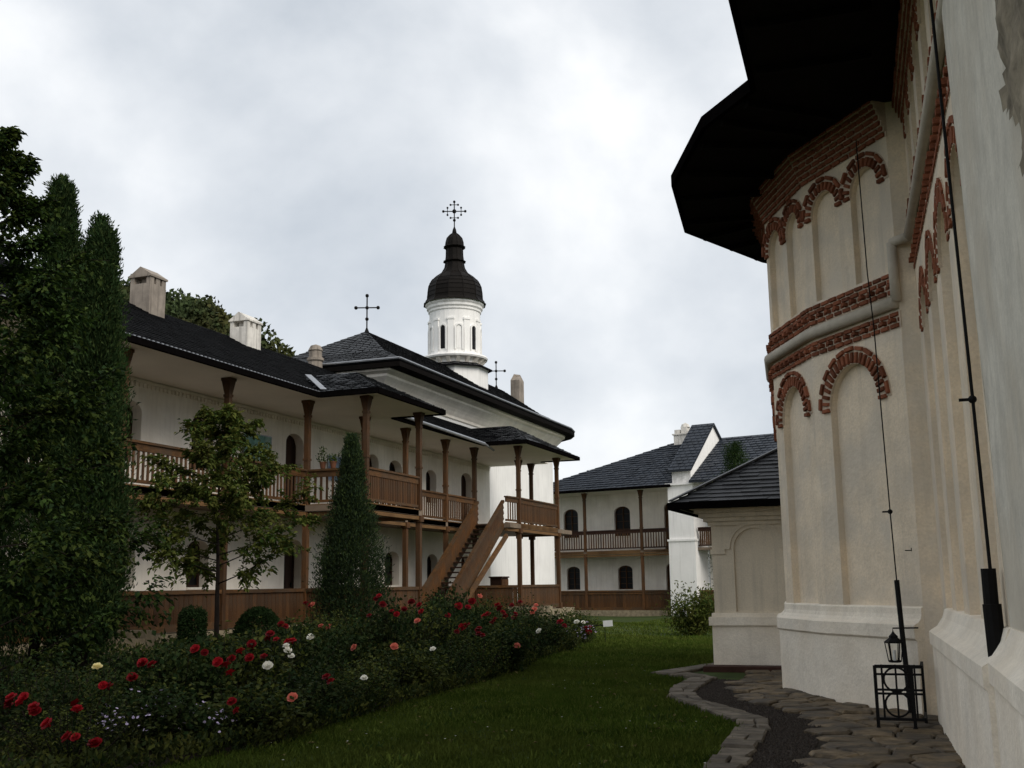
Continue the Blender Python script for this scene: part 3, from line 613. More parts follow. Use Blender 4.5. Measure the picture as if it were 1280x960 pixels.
def band(P, Ln, u, n, z0, rows, single=True, d0=.02, step=.0, bl=.2, bh=.072):
    m = MB(lambda p: P(*p))
    for k in range(rows): m.box(-.01, Ln+.01, -.005-step*k, .05, z0+k*bh, z0+(k+1)*bh-.0005)
    o = m.obj('brick_band', 'mortar', church)
    for k in range(rows):
        nb = max(2, round(Ln/bl)); w_ = Ln/nb; off = .5*(k % 2); base_ = d0+step*k; tooth = k % 3 == 1 and step == 0
        if tooth: nb = nb*2; w_ = Ln/nb
        for i in range(nb+(1 if off else 0)):
            proud = base_+((.045 if i % 2 else -.012) if tooth else 0)
            s0 = max(0, (i-off)*w_); s1 = min(Ln, (i-off+1)*w_)
            if s1-s0 > .04: brick(o, P((s0+s1)/2, .02-proud, z0+(k+.5)*bh), u, Z, n, (s1-s0-.026, bh-.02, .07), single)
for i in range(len(W)-1):
    P, Ln, u, n = facet(W[i], W[i+1]); vis = i < 3
    lowc = {0: (1.05, .54, 3.86), 1: (.86, .50, 3.9), 2: (.85, .5, 3.9)}.get(i, (Ln/2, .48, 3.9))
    uc, r, zs = lowc
    mb = panel(P, Ln, 1.0, 4.66, [(uc-r, uc+r, 1.26, zs, r)], .10)
    nup = 2; r2 = .31; cs = [Ln*.27, Ln*.745]
    m2 = panel(P, Ln, 4.66, 7.7, [(c-r2, c+r2, 5.42, 6.62, r2) for c in cs], .09)
    mb.f += [tuple(k+len(mb.v) for k in q) for q in m2.f]; mb.v += m2.v
    mb.obj('apse_wall', 'church_plaster', church)
    if vis and i < 2:
        arch_bricks(P, u, n, uc, zs, r)
        band(P, Ln, u, n, 4.66, 3); band(P, Ln, u, n, 5.10, 4)
        for c in cs: arch_bricks(P, u, n, c, 6.62, r2, True, rl=.12)
        band(P, Ln, u, n, 7.16, 7, False, .02, .03)
    elif i == 2:
        arch_bricks(P, u, n, uc, zs, r, False); band(P, Ln, u, n, 4.66, 3, False); band(P, Ln, u, n, 5.10, 4, False); band(P, Ln, u, n, 7.16, 7, False, .02, .03)
P, Ln, u, n = facet((.2, 14.17), W[0]); MB().add([P(0, 0, -.1), P(Ln, 0, -.1), P(Ln, 0, 7.7), P(0, 0, 7.7)], [(0, 1, 2, 3)]).obj('return_wall', 'church_plaster', church)
tor = MB(); pts = [Vector((x, y, 0)) for x, y in W]
ap = outset(W, .045)
tor.tube([p+Z*4.985 for p in ap], .082, 10); tor.obj('torus_moulding', 'torus', church, smooth=True)
PR = [(-.3, 1.28), (.004, 1.27), (.03, 1.25), (.03, 1.18), (.045, 1.13), (.085, 1.085), (.15, 1.055), (.15, .905), (.12, .875), (.12, -.1), (-.3, -.1)]
sweep(W, PR, 'apse_plinth', 'plinth_plaster', church)
# nave wall
Y0, Y1 = 8.0, 14.35
P, Ln, u, n = facet((nx2(Y0), Y0), (nx2(Y1), Y1))
nich = [(9.0, .46), (10.45, .47), (11.85, .42), (13.15, .40)]
ops = [(yc-h-Y0, yc+h-Y0, 1.25, 4.5, h) for yc, h in nich]
mb = panel(P, Ln, -.1, 5.72, ops, .16)
m2 = panel(P, Ln, 5.72, 8.0, [(a, a+.62, 6.15, 7.0, .31) for a in (.4, 1.35, 2.3, 3.25, 4.2, 5.15)], .10); mb.f += [tuple(k+len(mb.v) for k in q) for q in m2.f]; mb.v += m2.v
mb.x = None; mb.box(nx2(Y1)-.02, 2, 14.36, 14.5, -.1, 8)
mb.obj('nave_wall', 'church_plaster', church)
for yc, h in nich: arch_bricks(P, u, n, yc-Y0, 4.5, h, False, rl=.14, pr=-.008)
for a in (.4, 1.35, 2.3, 3.25, 4.2, 5.15): arch_bricks(P, u, n, a+.31, 7.0, .31, False, rl=.11, pr=-.008)
band(P, Ln, u, n, 5.36, 3, False, .005); band(P, Ln, u, n, 5.92, 2, False, .005); band(P, Ln, u, n, 7.3, 4, False, .01, .03)
t2 = MB(); A = ap[0]
j0 = P(Ln-.36, -.05, 0)
t2.tube([ap[0]+Z*4.985, ap[0]+Z*5.74], .062, 10); t2.tube([ap[0]+Z*5.74, j0+Z*5.76], .062, 10); t2.tube([P(s, -.05, 5.77) for s in (Ln-.36, Ln/2, -.1)], .062, 10); t2.obj('torus_moulding', 'torus', church, smooth=True)
rest.obj('brick_courses', 'brick', church, kind='stuff')
PR2 = [(-.3, 1.28), (.004, 1.27), (.03, 1.26), (.06, 1.17), (.12, 1.08), (.21, 1.02), (.21, .885), (.185, .86), (.185, -.1), (-.3, -.1)]
sweep([(nx2(8.1), 8.1), (nx2(10.8), 10.8), (nx2(13.45), 13.45)], PR2, 'nave_plinth', 'plinth_plaster', church)
# battered buttress wall nearest the viewer, with plinth and an exposed rubble patch
def bxx(y, z): return .45+.04*(8.2-y)-.018*(z-1.2)
b = MB(); nyb, nzb = 30, 18
for j in range(nzb+1):
    for i in range(nyb+1):
        y = 8.2-(14.2)*i/nyb; z = -.1+8.2*j/nzb; b.v.append((bxx(y, z)+random.uniform(-.006, .006), y, z))
for j in range(nzb):
    for i in range(nyb): q = j*(nyb+1)+i; b.f.append((q, q+1, q+nyb+2, q+nyb+1))
b.quad((bxx(8.2, 0), 8.2, -.1), (bxx(8.2, 8.1), 8.2, 8.1), (1.6, 8.2, 8.1), (1.6, 8.2, -.1))
b.obj('buttress', 'buttress_plaster', church, smooth=False)
PR3 = [(-.2, 1.28), (.01, 1.27), (.03, 1.22), (.08, 1.13), (.17, 1.05), (.17, .92), (.145, .89), (.145, -.1), (-.2, -.1)]
sweep([(bxx(-6, 1.2), -6), (bxx(2, 1.2), 2), (bxx(8.2, 1.2), 8.22)], PR3, 'buttress_plinth', 'plinth_plaster', church)
b = MB(); ny_, nz_ = 60, 70
for j in range(nz_+1):
    for i in range(ny_+1):
        y = 3.0+3.6*i/ny_; z = 3.0+4*j/nz_; t = math.sin(y*9+z*5)*math.sin(z*11-y*3); b.v.append((bxx(y, z)-.018-.02*t-random.uniform(0, .02), y, z))
for j in range(nz_):
    for i in range(ny_):
        y = 3.0+3.6*i/ny_; z = 3.0+4*j/nz_
        if y < 5.2+.33*(z-3.4)+.09*math.sin(z*7)+.06*math.sin(z*17): q = j*(ny_+1)+i; b.f.append((q, q+1, q+ny_+2, q+ny_+1))
b.obj('rubble_patch', 'rubble', church, smooth=True, kind='stuff')
# rear body (keeps daylight from leaking through)
b = MB(); b.prism([(.8, -6), (9, -6), (9, 22.2), (.42, 22.2), (.42, 14.6), (1.2, 14.3), (1.2, 8.3)], -.1, 7.6); b.obj('church_body', 'church_plaster', church)
EV = [(-.75, -4.5), (-1.53, 10.84), (-1.65, 13.13), (-2.44, 14.05), (-3.3, 16.05), (-3.59, 18.4), (-2.6, 20.8), (-1.2, 22.6), (1, 23.6)]
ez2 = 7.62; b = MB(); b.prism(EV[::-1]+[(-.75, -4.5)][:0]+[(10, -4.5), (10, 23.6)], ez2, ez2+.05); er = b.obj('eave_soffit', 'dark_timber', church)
b = MB(); rg = [(4.5, -4.5, 11.5), (4.5, 10.84, 11.5), (4.5, 13, 11.5), (4.5, 14.05, 11.5), (3.5, 16, 11.5), (3.5, 18.4, 11.5), (4, 19, 11.5), (4.5, 20, 11.5), (4.5, 20.5, 11.5)]
for i in range(len(EV)-1): roof_slab(b, [(*EV[i], ez2+.14), (*EV[i+1], ez2+.14), rg[i+1], rg[i]], .08)
b.obj('roof', 'slate_black', church)
b = MB()
for a, c in zip(EV[:-1], EV[1:]): b.bar((*a, ez2+.06), (*c, ez2+.06), .07, .17)
b.obj('eave_board', 'metal_dark', church)
for i in range(len(EV)-1):                             # soffit battens
    a, c = Vector((*EV[i], 0)), Vector((*EV[i+1], 0)); Ln_ = (c-a).length; k = max(2, int(Ln_/.8)); d = (c-a)/Ln_; nn = Vector((d.y, -d.x, 0))
    for j in range(k): 
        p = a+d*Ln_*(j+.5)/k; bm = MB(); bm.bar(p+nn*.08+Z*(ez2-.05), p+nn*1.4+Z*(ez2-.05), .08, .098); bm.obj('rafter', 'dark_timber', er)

# ------------------------------------------------------------------ low annex behind the apse
an = thing('annex', 'low cream annex with blind arches and hipped slate roof beside the apse', 'annex', (-2, 22, 0))
AX0, AX1, AY0, AY1 = -3.84, -.6, 20.8, 24.6
PA = lambda u_, d, z: (AX0+u_, AY0+d, z)
mb = panel(PA, AX1-AX0, 1.0, 2.62, [(.40, 1.17, 1.04, 2.18, .385), (1.55, 2.32, 1.04, 2.18, .385)], .05)
mb.x = None; mb.quad((AX0, AY0, 1.0), (AX0, AY0, 2.62), (AX0, AY1, 2.62), (AX0, AY1, 1.0)); mb.box(AX0+.06, AX1, AY0+.06, AY1, 1, 2.9)
mb.obj('wall', 'annex_plaster', an)
b = MB(lambda p: PA(*p))
for uc in (.785, 1.935):
    for k in range(12):
        a0, a1 = math.pi*k/12, math.pi*(k+1)/12; b.hexa([(uc+r*math.cos(a), d, 2.18+r*math.sin(a)) for d in (.02, -.03) for r, a in ((.45, a0), (.54, a0), (.54, a1), (.45, a1))])
for a, c in ((-.03, .245), (1.325, 1.395), (2.475, 3.2)): b.box(a, c, -.03, .02, 2.09, 2.18)
b.obj('hood_moulding', 'annex_plaster', an)
b = MB(); b.prism([(AX0-.1, AY0-.1), (AX1, AY0-.1), (AX1, AY1), (AX0-.1, AY1)], .80, .95); b.prism([(AX0-.05, AY0-.05), (AX1, AY0-.05), (AX1, AY1), (AX0-.05, AY1)], .951, 1.02); b.prism([(AX0-.05, AY0-.05), (AX1, AY0-.05), (AX1, AY1), (AX0-.05, AY1)], -.1, .799); b.obj('plinth', 'plinth_plaster', an)
b = MB()
for k in range(5): o_ = .05+.07*k; b.prism([(AX0-o_, AY0-o_), (AX1, AY0-o_), (AX1, AY1), (AX0-o_, AY1)], 2.62+.075*k, 2.692+.075*k)
b.obj('corbel_cornice', 'annex_plaster', an)
ex0, ey0, aez = AX0-.62, AY0-.62, 3.02
rp = [(ex0, ey0, aez), (AX1, ey0, aez), (AX1, 22.9, 4.75), (-1.55, 22.9, 4.75)]; lp = [(ex0, AY1+.6, aez), (ex0, ey0, aez), (-1.55, 22.9, 4.75)]
b = MB(); roof_slab(b, rp, .07); roof_slab(b, lp, .07); roof_slab(b, [(AX1, AY1+.6, aez), (ex0, AY1+.6, aez), (-1.55, 22.9, 4.75), (AX1, 22.9, 4.75)], .07); aroof = b.obj('roof', 'slate_annex', an)
b = MB(); courses(b, *rp, .165, .34, .03, n=1); courses(b, lp[0], lp[1], lp[2], lp[2], .165, .34, .03, n=1); b.obj('slates', 'slate_annex', aroof, kind='stuff')
b = MB(); b.bar((ex0-.02, ey0-.03, aez-.05), (AX1, ey0-.03, aez-.05), .05, .13); b.bar((ex0-.03, ey0-.02, aez-.05), (ex0-.03, AY1, aez-.05), .05, .13); b.obj('eave_board', 'metal_dark', aroof)
b = MB(); b.prism([(ex0, ey0), (AX1, ey0), (AX1, AY1+.5), (ex0, AY1+.5)], aez-.06, aez-.02); b.obj('soffit', 'dark_timber', aroof)
b = MB(); b.bar((ex0, ey0, aez+.05), (-1.55, 22.9, 4.79), .12, .03); b.obj('hip_ridge', 'slate_annex', aroof)
tag(MB().box(-4.0, -2.0, 20.28, 20.72, -.02, .10).obj('drain_channel', 'clay'), 'reddish clay drain slab along the foot of the low annex', 'drain')

# ------------------------------------------------------------------ far building
FA = Vector((-15.03, 67.33, 0)); fu = Vector((-.979, .204, 0)); fn = Vector((.204, .979, 0))
def PF(s, d, z): return FA+fu*s+fn*d+Z*z
far = thing('far_wing', 'far white two-storey wing with wooden balcony and blue-grey slate roof', 'building', tuple(PF(4, 2, -.4)))
def PFw(u_, d, z): return PF(10.4-u_, 2+d, z)            # wall runs from the left end
FU = [(10.4-8.55, 10.4-7.45, 4.55, 6.1, .38), (10.4-4.75, 10.4-3.6, 4.55, 6.1, .38), (10.4-1.2, 10.4-.2, 3.5, 6.2, .4)]
FL = [(10.4-8.4, 10.4-7.4, 1.15, 2.4, .28), (10.4-4.6, 10.4-3.55, 1.15, 2.4, .28), (10.4-1.2, 10.4-.2, -.1, 2.5, .3)]
mb = panel(PFw, 10.7, 3.4, 7.5, FU, .3, back=False); m2 = panel(PFw, 10.7, -.6, 3.4, FL, .3, back=False); mb.f += [tuple(k+len(mb.v) for k in q) for q in m2.f]; mb.v += m2.v
mb.x = lambda p: PF(*p); mb.box(10.4, 10.42, 2.002, 8, -.6, 7.5); mb.box(-1, 10.4, 7.9, 8, -.6, 7.5); mb.obj('wall', 'white_plaster', far)
for i, q in enumerate(FU): window(far, PFw, *q, .16, door=i == 2, grid_=(2, 4), woodm='wood')
for i, q in enumerate(FL): window(far, PFw, *q, .16, door=i == 2, grid_=(2, 4), woodm='wood')
X2 = lambda p: PF(*p)
b = MB(X2); b.box(-.5, 10.6, -.05, 2, 3.42, 3.55); b.obj('balcony_floor', 'deck', far); b = MB(X2); b.box(-.5, 10.6, -.1, 2, -.7, -.1); b.obj('porch_base', 'stone_wall', far); b = MB(X2); b.box(-.5, 10.6, -.7, 2, 7.30, 7.36); b.obj('ceiling', 'porch_ceiling', far)
fpu = MB(); post_profile(fpu, 0, 3.75); fpu = fpu.mesh('post', 'wood'); fpl = MB(); post_profile(fpl, 0, 3.5, False); fpl = fpl.mesh('post', 'wood')
rotf = Matrix((fu, fn, Z)).transposed().to_4x4()
def at_f(s, d, z): m = rotf.copy(); m.translation = PF(s, d, z); return m
for s in (1.85, 5.85, 9.75): link('post', fpu, far, at_f(s, 0, 3.55)); link('post', fpl, far, at_f(s, 0, -.09))
xy = lambda s, d: tuple(PF(s, d, 0))[:2]
for s0, s1 in ((-.2, 1.75), (1.95, 5.75), (5.95, 9.65)):
    balustrade(far, xy(s0, 0), xy(s1, 0), 3.6, sp=.17, wd=.075, h=1.27, rail='wood_dark'); fascia(far, xy(s0, 0), xy(s1, 0), 3.2, 3.62); fence(far, xy(s0, 0), xy(s1, 0), -.1, 1.12, sp=.22)
balustrade(far, xy(9.75, .1), xy(9.75, 1.9), 3.6, sp=.17, wd=.075, h=1.27, rail='wood_dark')
E0 = [PF(10.6, -.85, 7.42), PF(-.6, -.85, 7.42), PF(-.6, 3.5, 10.55), PF(.9, 3.5, 10.55)]
b = MB(); roof_slab(b, E0); roof_slab(b, [PF(10.6, 8.2, 7.42), PF(10.6, -.85, 7.42), PF(.9, 3.5, 10.55)]); roof_slab(b, [PF(-.6, 8.2, 7.42), PF(10.6, 8.2, 7.42), PF(.9, 3.5, 10.55), PF(-.6, 3.5, 10.55)]); fr = b.obj('roof', 'slate_blue', far)
b = MB(); courses(b, *E0, .36, .42, .05); b.obj('slates', 'slate_blue', fr, kind='stuff')
b = MB(); b.bar(PF(10.6, -.87, 7.36), PF(-.6, -.87, 7.36), .06, .16); b.obj('eave_board', 'metal_dark', fr)
ck = MB(X2); ck.box(-.1, .85, 3.2, 3.9, 9.9, 11.0); ck.box(-.18, .93, 3.12, 3.98, 11.0, 11.08); ck.box(-.05, .35, 3.25, 3.85, 11.08, 11.5); ck.box(.45, .8, 3.25, 3.85, 11.08, 11.35); ck.obj('chimney', 'chimney_white', fr)
ck = MB(X2); ck.lathe((.15, 3.55, 11.5), [(.32, 0), (.25, .18), (.02, .3)], 8); ck.obj('chimney_hood', 'chimney_white', fr)
# pier and raised gable wall between the two wings
pier = thing('gable_wall', 'tall white plastered pier rising into a slate-capped gable wall', 'wall', tuple(PF(-1.1, 0, -.5)))
b = MB(X2); b.box(-2.02, -.3, -.75, 2.2, -.7, 4.0); b.box(-2.08, -.24, -.81, 2.2, 4.0, 4.12); b.box(-1.98, -.34, -.71, 2.2, 4.12, 7.38); b.box(-2.1, -.22, -.85, 2.2, 7.38, 7.5); b.box(-1.85, -.62, -.6, 2.2, 7.5, 8.4); b.obj('pier', 'bright_plaster', pier)
b = MB(X2); prof = [(-.6, 7.4), (7.4, 7.4), (7.4, 8.4), (3.2, 11.45), (-.6, 8.4)]
b.add([(-1.84, d, z) for d, z in prof]+[(-.63, d, z) for d, z in prof], [(0, 1, 2, 3, 4), (9, 8, 7, 6, 5)]+[(i, 5+i, 5+(i+1) % 5, (i+1) % 5) for i in range(5)]); b.obj('gable', 'bright_plaster', pier)
b = MB(); capq = [PF(-.45, -.85, 8.28), PF(-2.0, -.85, 8.28), PF(-2.0, 3.2, 11.56), PF(-.45, 3.2, 11.56)]; roof_slab(b, capq, .1); roof_slab(b, [PF(-2.0, 7.6, 8.3), PF(-.45, 7.6, 8.3), PF(-.45, 3.2, 11.56), PF(-2, 3.2, 11.56)], .1); cp = b.obj('coping', 'slate_blue', pier); b = MB(); courses(b, *capq, .34, .4, .04); b.obj('slates', 'slate_blue', cp, kind='stuff')
r2 = thing('side_wing', 'white wing with slate roof and balcony beyond the tall gable wall', 'building', tuple(PF(-7, 2, -.4)))
PR_ = lambda u_, d, z: PF(-2.03-u_, 1.2+d, z)
mb = panel(lambda u_, d, z: PF(-14+u_, 1.2+d, z), 11.9, -.6, 7.5, [(14-4.0, 14-2.9, 1.1, 2.5, .3)], .3, back=False); mb.obj('wall', 'white_plaster', r2)
window(r2, lambda u_, d, z: PF(-14+u_, 1.2+d, z), 14-4.0, 14-2.9, 1.1, 2.5, .3, .2)
b = MB(X2); b.box(-14, -2.04, -.4, 1.2, 3.45, 3.6); b.obj('balcony_floor', 'deck', r2); balustrade(r2, xy(-2.1, -.4), xy(-9, -.4), 3.6, sp=.13, wd=.1, h=1.2, rail='wood_dark'); fence(r2, xy(-2.1, -.4), xy(-9, -.4), -.1, 1.1, sp=.22)
E2 = [PF(-1.87, -1.0, 7.55), PF(-15, -1.0, 7.55), PF(-15, 4.6, 10.75), PF(-1.87, 4.6, 10.75)]; b = MB(); roof_slab(b, E2); roof_slab(b, [PF(-15, 9, 7.4), PF(-1.87, 9, 7.4), PF(-1.87, 4.6, 10.75), PF(-15, 4.6, 10.75)]); fr2 = b.obj('roof', 'slate_blue', r2); b = MB(); courses(b, *E2, .36, .42, .05); b.obj('slates', 'slate_blue', fr2, kind='stuff')

# ------------------------------------------------------------------ path beside the church: kerb, gravel, flagstones
KO = [(-1.75, 4), (-1.97, 10), (-2.12, 12.97), (-2.94, 14.32), (-3.53, 15.36), (-3.78, 16.5), (-3.83, 18.6)]
KI = [(-1.42, 4), (-1.64, 10.1), (-1.8, 13.19), (-2.52, 14.2), (-3.12, 15.3), (-3.40, 16.5), (-3.45, 18.6)]
KG = [(-.95, 4), (-1.15, 10.2), (-1.32, 13.6), (-2.15, 14.75), (-2.8, 15.9), (-3.0, 17), (-3.06, 18.5)]
def rs(pl, n):                                          # smooth resample
    p = np.array(pl); d = np.r_[0, np.cumsum(np.hypot(*np.diff(p, axis=0).T))]; t = np.linspace(0, d[-1], n); q = np.c_[np.interp(t, d, p[:, 0]), np.interp(t, d, p[:, 1])]
    for _ in range(2): q[1:-1] = (q[:-2]+2*q[1:-1]+q[2:])/4
    return q
def stone_mesh(poly, z0, z1, m='kerb_stone', bev=.03, name='kerb_stone'):
    c = np.mean(poly, axis=0); n = len(poly); tl = [random.uniform(-.008, .008) for _ in poly]; b = MB()
    ins = [c+(np.array(p)-c)*(1-bev/max(.05, np.linalg.norm(np.array(p)-c))) for p in poly]
    b.v = [(*p, z0) for p in poly]+[(*p, z1-.02) for p in poly]+[(*p, z1+t) for p, t in zip(ins, tl)]
    b.f = [(i, (i+1) % n, n+(i+1) % n, n+i) for i in range(n)]+[(n+i, n+(i+1) % n, 2*n+(i+1) % n, 2*n+i) for i in range(n)]+[tuple(range(2*n, 3*n))]
    return b.mesh(name, m)
kerb = MB(); o_ = rs(KO, 40); i_ = rs(KI, 40)
for a in range(39): kerb.quad((*o_[a], .012), (*i_[a], .012), (*i_[a+1], .012), (*o_[a+1], .012))
kerb = struct(kerb.obj('kerb', 'soil'))
t = 0.0; N_ = 39.0
while t < 38.6:
    t1 = min(39, t+random.uniform(.75, 1.5)); f = lambda A, t: np.array([np.interp(t, range(40), A[:, 0]), np.interp(t, range(40), A[:, 1])])
    jit = lambda: np.clip(np.random.default_rng(random.randrange(10**6)).normal(0, .022, 2), -.04, .04)
    sp_ = random.random() < .6; k0, k1 = t+.04, t1-.04
    rows = ((0, 1),) if not sp_ else ((0, .5), (.53, 1))
    for r0, r1 in rows:
        q = [f(o_, k0)*(1-r0)+f(i_, k0)*r0+jit(), f(o_, k0)*(1-r1)+f(i_, k0)*r1+jit(), f(o_, k1)*(1-r1)+f(i_, k1)*r1+jit(), f(o_, k1)*(1-r0)+f(i_, k1)*r0+jit()]
        link('kerb_stone', stone_mesh(q, 0, .055+random.uniform(0, .02)), kerb)
    t = t1
FK = [((-4.74, 19.28), (-4.3, 19.2)), ((-4.62, 19.95), (-4.2, 19.85)), ((-4.49, 20.59), (-4.1, 20.4)), ((-4.3, 21.2), (-4.0, 21.0)), ((-4.06, 21.86), (-3.95, 21.5))]
FKa = [((-3.85, 18.65), (-3.5, 18.65)), ((-4.3, 19.15), (-3.9, 19.5))]
for (a, c), (d, e_) in list(zip(FK[:-1], FK[1:]))+[(((-3.55, 18.68), (-3.85, 18.72)), ((-3.75, 19.1), (-4.1, 19.0))), (((-3.8, 19.15), (-4.12, 19.04)), ((-4.1, 19.45), (-4.35, 19.1)))]:
    link('kerb_stone', stone_mesh([np.array(v) for v in (a, c, e_, d)], 0, .06), kerb)
grv = MB(); g_ = rs(KG, 40)
for a in range(39): grv.quad((*i_[a], .016), (*g_[a], .016), (*g_[a+1], .016), (*i_[a+1], .016))
struct(grv.obj('gravel_bed', 'gravel'))
pb = MB(); 
for k in range(9000):
    tt = random.uniform(3, 39); s = random.uniform(-.02, 1.05); p = f(i_, tt)*(1-s)+f(g_, tt)*s; r = random.uniform(.010, .024); a = random.uniform(0, 6.28); c_, s_ = math.cos(a)*r, math.sin(a)*r
    pb.add([(p[0]+c_, p[1]+s_, .018), (p[0]-s_, p[1]+c_, .02), (p[0]-c_*.8, p[1]-s_, .018), (p[0]+s_, p[1]-c_*.9, .02), (p[0]+c_*.2, p[1], .02+r*random.uniform(.5, 1))], [(0, 1, 4), (1, 2, 4), (2, 3, 4), (3, 0, 4)])
tag(pb.obj('gravel', 'gravel', kind='stuff'), 'dark gravel in the curved drain between kerb and flagstones', 'gravel')
pv = MB(); mir = [(nx2(y)+.1 if y < 14 else -.2, y) for y in np.linspace(4, 14, 20)]
pol = [tuple(p) for p in g_]+[(-3.0, 20.3), (-1.9, 20.3), (-2.0, 17.5), (-1.3, 15.7), (-.1, 14.2)]+[(nx2(y)+.1, y) for y in (13.4, 10.6, 8.2, 4)]
pv = struct(MB().add([(x, y, .014) for x, y in pol], [tuple(range(len(pol)))[::-1]]).obj('pavement', 'soil'))
def inside(p, poly):
    r = False; n = len(poly)
    for i in range(n):
        (x0, y0), (x1, y1) = poly[i], poly[(i+1) % n]
        if (y0 > p[1]) != (y1 > p[1]) and p[0] < (x1-x0)*(p[1]-y0)/(y1-y0)+x0: r = not r
    return r
seeds = []
for _ in range(6000):
    p = np.array([random.uniform(-3.4, .9), random.uniform(6, 20.5)])
    if all(np.hypot(*(p-q)) > .31 for q in seeds): seeds.append(p)
seeds = np.array(seeds)
for i, p in enumerate(seeds):
    if not inside(p, pol): continue
    cell = [p+np.array(v) for v in ((-.6, -.6), (.6, -.6), (.6, .6), (-.6, .6))]
    for q in seeds[np.hypot(*(seeds-p).T) < 1.3]:
        if q is p or np.allclose(q, p): continue
        nn = q-p; mid = (p+q)/2; res = []
        for a, c in zip(cell, cell[1:]+cell[:1]):
            da, dc = (a-mid)@nn, (c-mid)@nn
            if da <= 0: res.append(a)
            if da*dc < 0: res.append(a+(c-a)*da/(da-dc))
        cell = res
        if len(cell) < 3: break
    if len(cell) < 3: continue
    c = np.mean(cell, axis=0); cell = [c+(v-c)*(1-.016/max(.08, np.linalg.norm(v-c))) for v in cell]
    link('flagstone', stone_mesh(cell, 0, .04+random.uniform(0, .03), 'stone', .03, 'flagstone'), pv)

# ------------------------------------------------------------------ iron railing, lantern, conductors
rl = thing('iron_railing', 'small black wrought-iron railing with two rings by the apse plinth', 'railing', (-.45, 12.75, 0))
b = MB(); y = 12.75; x0, x1 = -.67, -.20; H_ = .68
b.bar((x0, y, H_), (x1, y, H_), .035, .035); b.bar((x0, y, .14), (x1, y, .14), .03, .03)
for x in (x0, x1-.10): b.bar((x, y, .0), (x, y, H_+.01), .034, .034, (0, 1, 0))
b.bar((x1, 13.35, .02), (x1, 13.35, H_), .03, .03, (0, 1, 0)); b.bar((x1, y, H_-.003), (x1, 13.4, H_-.003), .03, .03); b.bar((x1, y, .143), (x1, 13.4, .143), .03, .03); b.obj('frame', 'iron', rl)
b = MB()
for z in (.60, .44, .40): b.bar((x0, y-.002, z), (x1, y-.002, z), .022, .022)
for x in (-.60, -.46, -.32, -.27): b.bar((x, y+.003, .14), (x, y+.003, .7), .02, .02, (0, 1, 0))
b.obj('bars', 'iron', rl)
for zc in (.545, .29):
    b = MB(); b.tube([(-.46+.125*math.cos(2*math.pi*k/20), y, zc+.125*math.sin(2*math.pi*k/20)) for k in range(21)], .011, 6, False); b.obj('ring', 'iron', rl)
for x in (x0, x1-.10): b = MB(); b.ball((x, y, .03), .035); b.obj('foot', 'iron', rl)
ln = thing('wall_lantern', 'black hexagonal wall lantern on an iron arm above the railing', 'lantern', (-.52, 13.9, .6))
lx, ly = -.50, 13.95
b = MB(); b.lathe((lx, ly, 0), [(.06, .64), (.075, .65), (.075, .665)], 6); b.lathe((lx, ly, 0), [(.105, .86), (.11, .875), (.05, .92), (.05, .94), (.02, .97), (.004, 1.0)], 6)
for k in range(6): t = 2*math.pi*k/6; b.tube([(lx+.07*math.cos(t), ly+.07*math.sin(t), .66), (lx+.1*math.cos(t), ly+.1*math.sin(t), .865)], .006, 5)
b.obj('cage', 'iron', ln); b = MB(); b.tube([(lx, ly, .99), (lx, ly, 1.03), (lx+.28, ly+.1, 1.03)], .009, 6); b.obj('arm', 'iron', ln)
b = MB(); b.lathe((lx, ly, 0), [(.062, .665), (.09, .86)], 6); b.obj('glass_pane', 'lamp_glass', ln); b = MB(); b.tube([(lx, ly, .66), (lx, ly, .78)], .018, 8); b.obj('bulb', 'sign_white', ln)
def conductor(label, pts, pipe, clamps, r=.008, pr=.03):
    t = thing('conductor_cable', label, 'cable', pipe[-1]); b = MB(); b.tube(pts, r, 6); b.obj('cable', 'iron', t); b = MB(); b.tube(pipe, pr, 10); b.obj('pipe', 'iron', t)
    for c in clamps: b = MB(); b.ball(c, .03); b.bar(Vector(c)+Vector((-.09, 0, 0)), Vector(c)+Vector((.02, 0, 0)), .02, .02); b.obj('clamp', 'iron', t)
conductor('thin black lightning cable running down the polygonal apse into a pipe', [(-.52, 14.25, 7.2), (-.5, 14.2, 5.4), (-.47, 14.22, 4.7), (-.44, 14.2, 2.4), (-.42, 14.1, 1.55)], [(-.42, 14.1, 1.58), (-.40, 14.0, 1.0), (-.36, 13.75, .10)], [(-.44, 14.2, 2.4)])
conductor('black lightning cable and thick pipe on the buttress plinth', [(.30, 8.36, 6.4), (.325, 8.36, 4.58), (.35, 8.36, 2.84), (.365, 8.36, 1.62)], [(.355, 8.36, 1.42), (.365, 8.36, .97)], [(.348, 8.36, 2.84)], .012, .062)
b = MB(); b.tube([(.352, 8.36, 1.42), (.352, 8.36, 1.66)], .05, 10); b.obj('collar', 'iron', bpy.data.objects['conductor_cable.001'])
hk = MB(); hk.bar((-.30, 14.12, 1.93), (-.23, 14.15, 1.93), .012, .012); hk.bar((-.23, 14.15, 1.92), (-.23, 14.15, 1.96), .01, .01, (0, 1, 0)); tag(hk.obj('wall_hook', 'iron'), 'small iron hook sticking out of the apse wall', 'hook')

